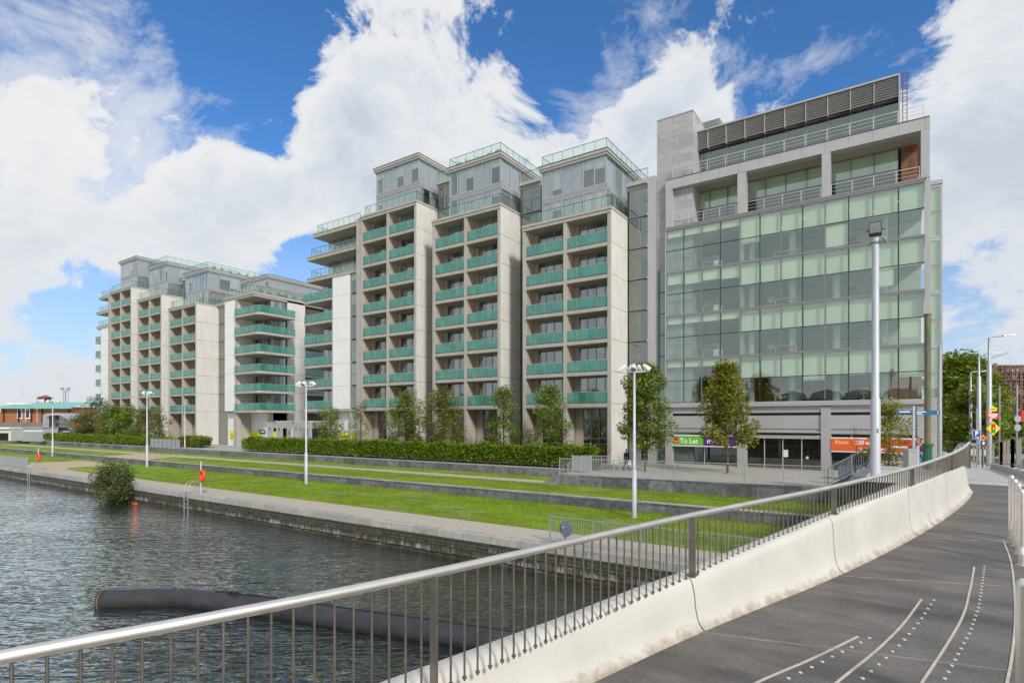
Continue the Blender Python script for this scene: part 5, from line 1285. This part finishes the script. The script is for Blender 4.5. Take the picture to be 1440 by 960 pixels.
yl = M('yellow_poster', (.78,.74,.02), .6, var=.02)
def poster(label, px_, py, yp, w, h, txt, size):
    t = thing('letting_poster', label, 'poster', (XY(px_, yp), yp, ZY(px_, py, yp)), group=None)
    MB().box(-w/2, w/2, 0, .03, -h/2, h/2).build('board', yl, t)
    if txt: text_mesh(txt, size, 'lettering', blk, t, (0,-.004,-size*.35), align='CENTER', bold=.02)
poster('yellow poster on the narrow white wall left of the grey column, farther block', 326, 611, 50.85, 1.3, 1.4, 'TO\nLET', .42)
poster('long yellow letting poster on the white wall behind the hedge end', 357, 611.0, 52.5, 3.6, 1.2, 'TO LET', .5)
poster('yellow letting poster on the wall behind the pergola columns', 382, 612, 52.5, 2.2, 1.2, 'LET', .6)
poster('yellow letting poster on the white wall behind the small spreading tree', 490, 614.5, 50.3, 3.0, 1.15, 'TO LET', .6)
for lab, px_ in (('narrow dark teal window poster left of the long yellow poster', 346), ('narrow dark teal window poster right of the long yellow poster', 368.5)):
    t = thing('window_poster', lab, 'poster', (XY(px_, 52.45), 52.45, ZY(px_, 607, 52.45))); MB().box(-.9,.9,0,.02,-.32,.32).build('board', M('teal_poster', (.03,.12,.13), .5), t); MB().box(-.5,.6,-.006,-.001,-.05,.1).build('text_bar', wht, t)
# pergola
yp = 47.0; xa, xb = XY(374, yp), XY(436, yp); t = thing('pergola', 'grey concrete pergola frame on square posts behind the hedge', 'pergola', (0,0,0)); zt = -.02
c_ = M('grey_cast_concrete', (.40,.39,.385), .85, var=.08)
MB().box(xa, xb, yp, yp+.35, zt-.95, zt-.1).build('beam', c_, t); MB().box(xa, xb, yp+3.5, yp+3.85, zt-.95, zt-.1).build('beam', c_, t)
mb = MB()
for px_ in (388, 413, 433): x = XY(px_, yp); mb.box(x-.2, x+.2, yp-.15, yp+4.0, zt-.099, zt+.08)
mb.build('cross_beam', c_, t)
for px_ in (376.5, 389, 413, 434.5):
    x = XY(px_, yp); MB().box(x-.2, x+.2, yp+.02, yp+.33, -4, zt-.96).build('column', c_, t)
for px_ in (382, 395, 406, 420, 430):
    x = XY(px_, yp+3.6); MB().box(x-.16, x+.16, yp+3.52, yp+3.83, -4, zt-.96).build('column', c_, t)

# ================================================================ far left
def cam_thing(name, label, cat, px_, d, z): p = CD(px_, d, z); return thing(name, label, cat, (p.x, p.y, z), YAW)
d = 175; k = d/F
brick_o = brick_mat('orange_brick', (.42,.16,.06), (.36,.13,.05), (.30,.22,.16), .9, .25, .01, 'xz', bump=.05, var=.2)
t = cam_thing('brick_shed', 'orange brick shed with a curved teal metal roof and white framed windows', 'building', 0, d, SZ(594,d))
x0, x1 = -8*k, 102*k; H_ = (594-572)*k
MB().box(x0+2, x1, 0, 30, -2, H_).build('wall', brick_o, t)
teal_roof = M('teal_metal_roof', (.22,.52,.45), .45, .2, var=.08, scale=.3)
mb = MB(); rows = []
for i in range(9):
    a = i/8; yy = -1.6+a*31; zz = H_-.1+3.3*sin(pi*(.10+.42*a))-.9; rows.append([(x0+1+0*a, yy, zz), (x1+1.0, yy, zz)])
mb.loft(rows); mb.box(x0+1, x1+1.0, -1.9, -1.5, H_-.55, H_+.15); mb.box(x0+2.2, x1+.6, -1.4, -.1, H_-.5, H_-.3, 0); mb.build('roof', teal_roof, t)
for xx in (28, 39): 
    MB().box((xx-3.5)*k, (xx+3.5)*k, -.12, 0, 1.2, 4.2).build('window', [wht], t); MB().box((xx-2.6)*k, (xx+2.6)*k, -.16, -.125, 1.5, 3.9).build('pane', glass_car, t)
mb = MB()
for xx in (6, 27, 45, 60, 98): mb.box(xx*k-.15, xx*k+.15, -.4, -.1, -1, H_-.5)
mb.build('downpipe', dark_metal, t)
MB().box(18*k, 44*k, -2.2, -.2, 5.6, 5.9).build('door_canopy', wht, t)
MB().box(-10*k-8, x0+2, 4, 26, -2, H_-1.5).build('side_wing', brick_o, t)
t = cam_thing('brick_turret', 'small square brick turret with a tiled pyramid roof behind the teal shed roof', 'tower', 58, 230, 0); k2 = 230/F
MB().box(-5.6*k2, 5.6*k2, 0, 11*k2, -2, 33*k2).build('wall', M('red_brown_brick', (.20,.08,.06), .8, var=.2), t)
mb = MB(); w = 7.2*k2; zb_ = 33*k2
for a, b_ in (((-w,-.5),(w,-.5)), ((w,-.5),(w,2*w)), ((w,2*w),(-w,2*w)), ((-w,2*w),(-w,-.5))): mb.face([(a[0],a[1],zb_),(b_[0],b_[1],zb_),(0,w,zb_+4.2*k2)])
mb.build('roof', M('brown_tiles', (.22,.10,.08), .8), t)
for xx in (-3, 0, 3): MB().box((xx-.9)*k2, (xx+.9)*k2, -.15, 0, 26.5*k2, 31*k2).build('window', wht, t)
t = cam_thing('lattice_mast', 'distant lattice floodlight mast above the teal roof', 'mast', 92.5, 300, 0); k3 = 300/F; mb = MB()
for sx in (-1, 1):
    for sy in (-1, 1): mb.bar((sx*.8, sy*.8, 0), (sx*.7, sy*.7, 43*k3), .18, .18)
for j in range(16): mb.bar((-.8,-.8,j*1.0), (.8,-.8,j*1.0+1.0), .1, .1); mb.bar((.8,-.8,j*1.0), (-.8,-.8,j*1.0+1.0), .1, .1)
mb.build('lattice', galv, t); MB().box(-2.2,2.2,-.5,.5,43*k3,43.6*k3).build('platform', galv, t)
for sx in (-1.6, 1.6): MB().box(sx-.8, sx+.8, -.6, 0, 44.2*k3, 47*k3).build('floodlight_bank', lens_m, t)
# long low wall / lock structures
stone_w = M('old_dock_wall', (.19,.17,.15), .9, var=.3, scale=.5, bump=.2, streak=.3)
d = 140; k = d/F
t = cam_thing('dock_wall', 'long weathered dock wall in front of the brick shed', 'wall', 0, d, -4); MB().box(-60*k, 62*k, 0, 1.2, -.5, (602.5-592)*-k+4+7.5*k+.2).build('wall_body', stone_w, t)
white_w = M('painted_shed_wall', (.58,.58,.58), .7, var=.05, streak=.2)
d = 118; k = d/F
t = cam_thing('white_shed', 'low white flat-roofed shed wall below the dock wall', 'building', 0, d, -4); z1 = 4-(600.5-592)*k
MB().box(17*k, 60*k, 0, 4, 0, z1-.25).build('wall', white_w, t); MB().box(16.5*k, 60.5*k, -.3, 4.2, z1-.249, z1).build('roof', galv, t)
t = cam_thing('boat_house', 'low shed with a dark open mouth at the far left edge', 'building', 0, d-3, -4)
mb = MB(); mb.box(-40*k, 15*k, 0, 4, 1.6, z1-.3, 0); mb.box(11.5*k, 15*k, 0, 4, 0, 1.6, 0); mb.box(-40*k, 11.5*k, 3, 4, 0, 1.6, 1); mb.build('wall', [white_w, room_dark], t); MB().box(-40*k, 15.5*k, -.5, 4.2, z1-.299, z1).build('roof', wht, t)
# modern canopy stair structure
d = 128; k = d/F
t = cam_thing('stair_canopy', 'angular grey metal and glass stair pavilion with a folded canopy roof', 'pavilion', 88, d, -4); zz = 4
MB().box(-28*k, -19*k, 0, 4, 0, 4+9*k).build('glazed_box', galv, t)
mb = MB(); pr = [(-19,10.5),(-4,11.5),(2,10.8),(17,3.0)]
mb.loft([[(x*k, -1, 4+z*k) for x, z in pr], [(x*k, 5, 4+z*k) for x, z in pr]], smooth=False); mb.loft([[(x*k, -1, 4+z*k-.5) for x, z in pr], [(x*k, 5, 4+z*k-.5) for x, z in pr]], smooth=False); mb.loft([[(x*k, -1, 4+z*k-.5) for x, z in pr], [(x*k, -1, 4+z*k) for x, z in pr]], smooth=False); mb.build('canopy_roof', frame_pale, t)
mb = MB()
for x in (-18.5, -10, -8.5): mb.box(x*k, (x+1.6)*k, 0, .5, 0, 4+10*k)
mb.build('column', dark_metal, t)
MB().box(-27*k, 16*k, .6, 3, 1.8, 2.6).build('deck', dark_metal, t)
mb = MB(); mb.bar((0,0,4+.5*k), (20*k,0,1.2), .3, .8); mb.bar((-8*k,-.4,4), (18*k,-.4,4-8*k+.2), .15, .15); mb.build('stair', M('blue_grey_steel', (.16,.20,.22), .5), t)
mb = MB()
for i in range(7): mb.box((-7+i*3)*k, (-6.8+i*3)*k, .1, .2, 2.6, 4+6*k)
mb.build('mullion', frame_pale, t); MB().box(-7*k, 11*k, .25, .27, 2.6, 4+7*k).build('pane', apt_glass, t)
t = cam_thing('white_hall', 'low white roofed hall with a brown fascia beyond the stair pavilion', 'building', 110, 190, -4); k4 = 190/F
MB().box(-10*k4, 12*k4, 0, 10, 0, 4+9*k4).build('wall', white_w, t); MB().box(-10*k4, 8*k4, -.5, 10, 4+9.01*k4, 4+13*k4).build('fascia', M('brown_fascia', (.22,.13,.09), .7), t)
d = 112; k = d/F
t = cam_thing('low_fence', 'grey metal fence enclosure beside the white shed', 'fence', 45, d, -4)
for i in range(10): MB().box((-14+i*2.9)*k, (-11.3+i*2.9)*k, 0, .1, 0, 1.9).build('panel', galv, t)

# ================================================================ far right: site under construction, crane, greenery
d = 190; k = d/F
t = cam_thing('unfinished_building', 'unfinished concrete frame building wrapped in brown scaffolding, far right', 'building', 1393, d, -4)
slab = M('raw_concrete_slab', (.30,.22,.18), .9, var=.3); scaf = M('scaffold_timber', (.25,.15,.11), .9, var=.5, scale=.5); blue_t = M('blue_sheeting', (.10,.15,.28), .8); voidm = room_dark
lev = [602,590,577.5,565,553.5,543,533,522,513]
for y in lev: z = 4+(592-y)*k; MB().box(-12*k, 75*k, 0, 18, z-.35, z).build('floor_slab', slab, t)
rr = random.Random(9)
for (ya, yb_) in zip(lev, lev[1:]):
    za, zb_ = 4+(592-ya)*k, 4+(592-yb_)*k-.36; mb = MB()
    for i in range(13): mb.box((-11+i*7)*k, (-9.6+i*7)*k, .6, 1.6, za, zb_)
    mb.build('column', slab, t)
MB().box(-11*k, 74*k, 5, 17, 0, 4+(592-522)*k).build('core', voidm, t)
for (ya, yb_) in zip(lev, lev[1:]):
    za = 4+(592-ya)*k; zb_ = 4+(592-yb_)*k; mb = MB()
    for i in range(30):
        x = (-12+i*2.9)*k; mb.bar((x,-1.2,za), (x,-1.2,zb_), .12, .12, 0)
        if rr.random() < .45: mb.box(x, x+2.7*k, -1.1, -1.0, za, za+rr.uniform(.5,1.9), 0 if rr.random() < .85 else 1)
    mb.bar((-12*k,-1.2,za+1), (75*k,-1.2,za+1), .15, .1, 0); mb.bar((-12*k,-1.2,za+2), (75*k,-1.2,za+2), .1, .1, 0)
    mb.build('scaffolding', [scaf, blue_t], t)
d = 260; k = d/F
t = cam_thing('tower_crane', 'slender tower crane jib above the unfinished building', 'crane', 1384, d, -4); z_ = 4+(592-509)*k
mb = MB()
for sx in (-.7,.7): mb.bar((sx,0,0), (sx,0,z_+2), .3, .3)
for j in range(20): mb.bar((-.7,0,j*1.5), (.7,0,j*1.5+1.5), .15, .15)
mb.build('mast', dark_metal, t)
mb = MB(); a = Vector((-14*k,0,z_-1.0)); b_ = Vector((34*k,0,z_+4.2)); mb.bar(a, b_, .35, .35); mb.bar(a.lerp(b_,.3)+Vector((0,0,1.8)), b_, .15, .15); mb.bar(a, a.lerp(b_,.3)+Vector((0,0,1.8)), .15, .15)
for j in range(16): q = a.lerp(b_, .3+.7*j/16); q2 = a.lerp(b_, .3+.7*(j+.5)/16); mb.bar(q, q2+Vector((0,0,1.6*(1-j/16))), .12, .12)
mb.build('jib', M('pale_crane_steel', (.35,.38,.42), .6), t)
MB().box(-14*k, -10*k, -1, 1, z_-3, z_-1).build('counterweight', dark_metal, t); MB().box(-.9,1.5,-1,1,z_-1.6,z_+.6).build('cab', dark_metal, t)
t = cam_thing('tower_crane', 'pale blue crane boom low over the street trees', 'crane', 1345, 300, -4); k = 300/F
MB().bar((-22*k,0,4+58*k), (30*k,0,4+63*k), .9, .5).build('jib', bpy.data.materials['pale_crane_steel'], t); MB().bar((6*k,0,0), (12*k,0,4+78*k), .8, .8).build('mast', bpy.data.materials['pale_crane_steel'], t)
p = CD(1422, 70, -3.9)
hedge('wild light green shrubbery beyond the road railing, below the unfinished building', p.x-7, p.x+9, p.y, p.y+5, -4.1, .6, 15000, leaf_hedge, .20, 12)
p = CD(1412, 84, -3.9); tree('pale green tree beside the road left of the shrubbery', p.x, p.y, -4, 5.0, 2.2, 2600, leaf_hedge, 61, .12, .15, .1, .17, px_is_x=True, clumps=30)
p = CD(1434, 88, -3.9); tree('bright green tree at the right border before the scaffolding', p.x, p.y, -4, 4.4, 2.6, 2600, leaf_hedge, 62, .12, .15, .1, .17, px_is_x=True, clumps=30)
for lab, px_, d_, h_ in (('thin pole with two round signs before the shrubbery at far right', 1429.8, 42, 6.0), ('thin grey pole beside the white gantry', 1405.5, 48, 6.5)):
    p = CD(px_, d_, 0); t = thing('sign_post', lab, 'sign post', (p.x, p.y, zdeck(p.y)-.1), YAW); MB().tube([(0,0,0),(0,0,h_)], .06, 8).build('post', galv, t)
    if 'round' in lab:
        for dz in (1.9+.65, 1.9): MB().tube([(0,-.06,dz+.9),(0,-.09,dz+.9)], .26, 18).build('round_plate', galv, t)
t = cam_thing('white_gantry', 'small white gantry sign over the road behind the tall street lamp', 'gantry', 1402, 75, -4); k = 75/F
MB().box(-9*k, 8.5*k, 0, .5, 4+10*k, 4+18.5*k).build('board', wht, t); MB().box(-9*k,-7*k,0,.4,0,4+10*k).build('leg', galv, t); MB().box(4.5*k,5.5*k,0,.4,0,4+10*k).build('leg', galv, t)
MB().box(-7*k, -1*k, .1, .4, 4-6*k, 4+10*k).build('side_panel', wht, t)
t = cam_thing('red_sign', 'red sign cut by the right border of the photo', 'sign', 1439, 60, SZ(585,60)); MB().box(-.2, .8, 0, .1, -.55, .6).build('board', redm, t); MB().tube([(.3,.2,-8),(.3,.2,0)], .06, 8).build('post', galv, t)

# ================================================================ blades of grass along the lawn edges and over the near lawn
rg = random.Random(77); mb = MB()
def blade(x, y, z):
    h = rg.uniform(.04, .11); a = rg.uniform(0, 6.28); w = rg.uniform(.008,.02); l = rg.uniform(-.05,.05); l2 = rg.uniform(-.05,.05)
    mb.face([(x-w*cos(a), y-w*sin(a), z), (x+w*cos(a), y+w*sin(a), z), (x+l, y+l2, z+h)])
for _ in range(36000): 
    x = -1.3-60*rg.random()**1.25; blade(x, rg.uniform(23.5, 31.1), ZL)
for _ in range(16000):
    x = -1.3-60*rg.random()**1.2; y = rg.uniform(31.7, 36.8)
    blade(x, y, ZU)
for y, z in ((23.42, ZL), (31.12, ZL), (31.66, ZU), (36.3, ZU), (38.5, ZU), (40.95, ZU)):
    for _ in range(6500):
        x = -1.5-70*rg.random()**1.2
        if y > 36.6 and x > -22.4: continue
        blade(x, y+rg.gauss(0,.05)+.05*mnoise.noise(Vector((x*1.3, y, 0))), z)
blade_m = leaf_mat('grass_blade', [(.15,(.09,.15,.010)), (.5,(.20,.29,.016)), (.85,(.36,.42,.05))])
mb.build('grass', blade_m, kind='stuff', label='short blades of grass over the lawns and along their edges')
# the warehouse across the water that the office windows mirror
t = thing('warehouse', 'brown brick warehouse with arched roofs, mirrored in the lowest row of office windows', 'building', (-3, -34, -2.5))
MB().box(-26, 26, -12, 0, -4, 7.2).build('wall', M('brown_warehouse_brick', (.17,.085,.05), .9, var=.4, scale=.6), t)
for i in range(8):
    x = -22.75+i*6.5; mb = MB(); mb.loft([[(x+3.2*cos(a), y, 7.2+1.9*sin(a)) for a in [pi*j/12 for j in range(13)]] for y in (-12, .3)])
    mb.face([(x+3.2*cos(a), .3, 7.2+1.9*sin(a)) for a in [pi*j/12 for j in range(13)]]); mb.build('roof', metal_pan, t)
    MB().box(x-1.6, x+1.6, 0, .1, 1.5, 4.6).build('window', glass_car, t)

# ================================================================ sky, sun, camera
SUN = Vector((.78, -.47, .62)).normalized()
el = math.asin(SUN.z); az = atan2(SUN.x, SUN.y)
L = bpy.data.lights.new('sun', 'SUN'); L.energy = 2.2; L.angle = radians(9.0); L.color = (1,.965,.91)
o = bpy.data.objects.new('sun', L); COL.objects.link(o); o.rotation_euler = (-SUN).to_track_quat('-Z', 'Y').to_euler()
W = bpy.data.worlds.new('World'); sc.world = W; W.use_nodes = True; nt = W.node_tree; nt.nodes.clear(); s = N(nt)
out = s.n('ShaderNodeOutputWorld'); sky = s.n('ShaderNodeTexSky'); sky.sky_type = 'NISHITA'; sky.sun_disc = False; sky.sun_elevation = el; sky.sun_rotation = az
sky.air_density = 1.0; sky.dust_density = .35; sky.ozone_density = 3.0
bg = s.n('ShaderNodeBackground'); bg.inputs[1].default_value = .10
bg2 = s.n('ShaderNodeBackground'); bg2.inputs[1].default_value = .62
tc = s.n('ShaderNodeTexCoord'); v = tc.outputs['Generated']
sep = s.n('ShaderNodeSeparateXYZ'); s.l(v, sep.inputs[0])
# cloud masses: (azimuth/height given as viewing direction, angular size, weight)
def dirn(px_, py): 
    q = CW((px_-720)/F, 1, (HOR-py)/F); return q.normalized()
blobs = [(560,110,.24,.75),(660,240,.17,.60),(470,60,.16,.35),(500,260,.16,.45),(330,270,.16,.62),(240,330,.16,.55),(270,200,.09,.40),(60,170,.15,.32),(30,300,.12,.2),(90,250,.07,.25),(20,480,.22,.5),(150,420,.14,.25),
         (960,130,.16,.60),(860,190,.14,.50),(1080,140,.13,.30),(1420,160,.26,.70),(1390,300,.14,.45),(1410,480,.13,.45),(1300,560,.10,.2),(1000,260,.2,.3),(760,120,.08,.2),(1330,10,.12,.3),
         (225,60,.12,-.9),(335,130,.10,-1.0),(310,30,.11,-.7),(385,190,.05,-.5),(180,235,.07,-.6),(800,30,.15,-.8),(805,150,.05,-.6),(1130,90,.10,-.4),(790,90,.07,-.3),(1200,40,.12,-.45),(1110,20,.15,-.35),(1250,90,.06,-.3),(1380,395,.09,-.75),(432,335,.06,-.6),(90,430,.06,-.2),(15,385,.06,-.2),(430,370,.06,-.3),(150,150,.05,-.2)]
tot = None
for (a, b_, sg, w) in blobs:
    D = dirn(a, b_); dp = s.n('ShaderNodeVectorMath', operation='DOT_PRODUCT'); s.l(v, dp.inputs[0]); dp.inputs[1].default_value = D
    e = s.math('EXPONENT', s.math('MULTIPLY', s.math('SUBTRACT', dp.outputs['Value'], 1.0), 2/(sg*sg)))
    e = s.math('MULTIPLY', e, w); tot = e if tot is None else s.math('ADD', tot, e)
vm = s.mapping(v, (1,1,1.5))
nz = s.n('ShaderNodeTexNoise'); nz.inputs['Scale'].default_value = 2.2; nz.inputs['Detail'].default_value = 3; s.l(vm, nz.inputs['Vector'])
wa = s.n('ShaderNodeVectorMath', operation='MULTIPLY_ADD'); s.l(nz.outputs['Color'], wa.inputs[0]); wa.inputs[1].default_value = (.35,.35,.35); s.l(vm, wa.inputs[2])
n1 = s.noise(wa.outputs[0], 3.4, 14, .64); n2 = s.noise(wa.outputs[0], 1.3, 4, .5)
# unseen cloud added behind the eye to pale reflections and neutralise ambient light
dpb = s.n('ShaderNodeVectorMath', operation='DOT_PRODUCT'); s.l(v, dpb.inputs[0]); dpb.inputs[1].default_value = CW(0,-1,0).normalized()
back = s.math('MULTIPLY', s.math('ADD', dpb.outputs['Value'], .60, clamp=True), 1.5)
n1c = s.math('ADD', .5, s.math('MULTIPLY', s.math('SUBTRACT', n1, .5), 3.4))
zen = s.math('MULTIPLY', s.math('SUBTRACT', sep.outputs[2], .56, clamp=True), 3.5)  # cloud added overhead, out of view, so the water mirrors less blue
back = s.math('ADD', back, zen)
dens = s.math('ADD', s.math('ADD', s.math('MULTIPLY', s.math('SUBTRACT', n1c, .5), 1.05), s.math('MULTIPLY', tot, .745)), s.math('ADD', back, -.30))
wis = None
for (a, b_, sg, w) in [(50,150,.17,.62),(150,200,.11,.5),(10,60,.12,.3),(640,40,.25,.35),(990,80,.14,.6),(1170,90,.10,.30),(850,130,.10,.2),(1290,40,.12,.3),(330,250,.10,.4),(60,330,.12,.5),(1360,350,.10,.4),(790,220,.10,.5)]:
    D = dirn(a, b_); dp = s.n('ShaderNodeVectorMath', operation='DOT_PRODUCT'); s.l(v, dp.inputs[0]); dp.inputs[1].default_value = D
    e = s.math('MULTIPLY', s.math('EXPONENT', s.math('MULTIPLY', s.math('SUBTRACT', dp.outputs['Value'], 1.0), 2/(sg*sg))), w); wis = e if wis is None else s.math('ADD', wis, e)
wn = s.noise(wa.outputs[0], 5.5, 13, .68)
thin = s.ramp(s.math('ADD', s.math('MULTIPLY', s.math('SUBTRACT', wn, .5), 2.6), s.math('SUBTRACT', wis, .48)), [(.0, (0,0,0)), (.45, (.62,.62,.62)), (1.0, (.9,.9,.9))])
side = None  # unseen clouds added to the right, for paler reflections in penthouse sides
for q in ((.41,.93,.44), (.62,.80,.40), (.85,.65,.36), (1.0,.53,.30), (.55,.83,.75)):
    D = Vector(q).normalized(); dp = s.n('ShaderNodeVectorMath', operation='DOT_PRODUCT'); s.l(v, dp.inputs[0]); dp.inputs[1].default_value = D
    e = s.math('MULTIPLY', s.math('EXPONENT', s.math('MULTIPLY', s.math('SUBTRACT', dp.outputs['Value'], 1.0), 2/(.30*.30))), .7); side = e if side is None else s.math('ADD', side, e)
dens = s.math('ADD', dens, side)
cov = s.ramp(dens, [(.0, (0,0,0)), (.06, (.30,.30,.30)), (.17, (.86,.86,.86)), (.30, (1,1,1))])
shade = s.math('ADD', s.math('MULTIPLY', n2, .5), s.math('MULTIPLY', s.noise(wa.outputs[0], 6, 7, .6), .5))
cov = s.math('MAXIMUM', cov, thin)
ccol = s.ramp(s.math('ADD', s.math('MULTIPLY', dens, .42), shade), [(.46, (1.0,1.0,1.0)), (.62, (.94,.955,.98)), (.78, (.80,.85,.92)), (.95, (.66,.73,.83))])
s.l(ccol, bg2.inputs[0])
skyc = s.mix(1.0, sky.outputs[0], (.47,.84,1.16), 'MULTIPLY')
hz = s.ramp(sep.outputs[2], [(.0, (.95,.95,.95)), (.10, (.75,.75,.75)), (.36, (0,0,0))])
s.l(skyc, bg.inputs[0])
mx = s.n('ShaderNodeMixShader'); s.l(cov, mx.inputs[0]); s.l(bg.outputs[0], mx.inputs[1]); s.l(bg2.outputs[0], mx.inputs[2])
mx2 = s.n('ShaderNodeMixShader'); s.l(s.math('MULTIPLY', hz, .8), mx2.inputs[0]); s.l(mx.outputs[0], mx2.inputs[1])
bg3 = s.n('ShaderNodeBackground'); bg3.inputs[0].default_value = (.80,.86,.92,1); bg3.inputs[1].default_value = .60; s.l(bg3.outputs[0], mx2.inputs[2])
s.l(mx2.outputs[0], out.inputs[0])
cam = bpy.data.cameras.new('camera'); co = bpy.data.objects.new('camera', cam); COL.objects.link(co); sc.camera = co
co.location = (0,0,0); co.rotation_euler = (pi/2, 0, YAW)
cam.sensor_width = 36; cam.lens = 36*F/1440; cam.shift_y = (HOR-480)/1440; cam.clip_start = .05; cam.clip_end = 6000
sc.view_settings.view_transform = 'Standard'; sc.view_settings.look = 'None'; sc.view_settings.exposure = 0.5; sc.view_settings.gamma = 1
sc.view_settings.use_curve_mapping = False
sc.cycles.max_bounces = 8; sc.cycles.transparent_max_bounces = 24; sc.cycles.diffuse_bounces = 3; sc.cycles.glossy_bounces = 4
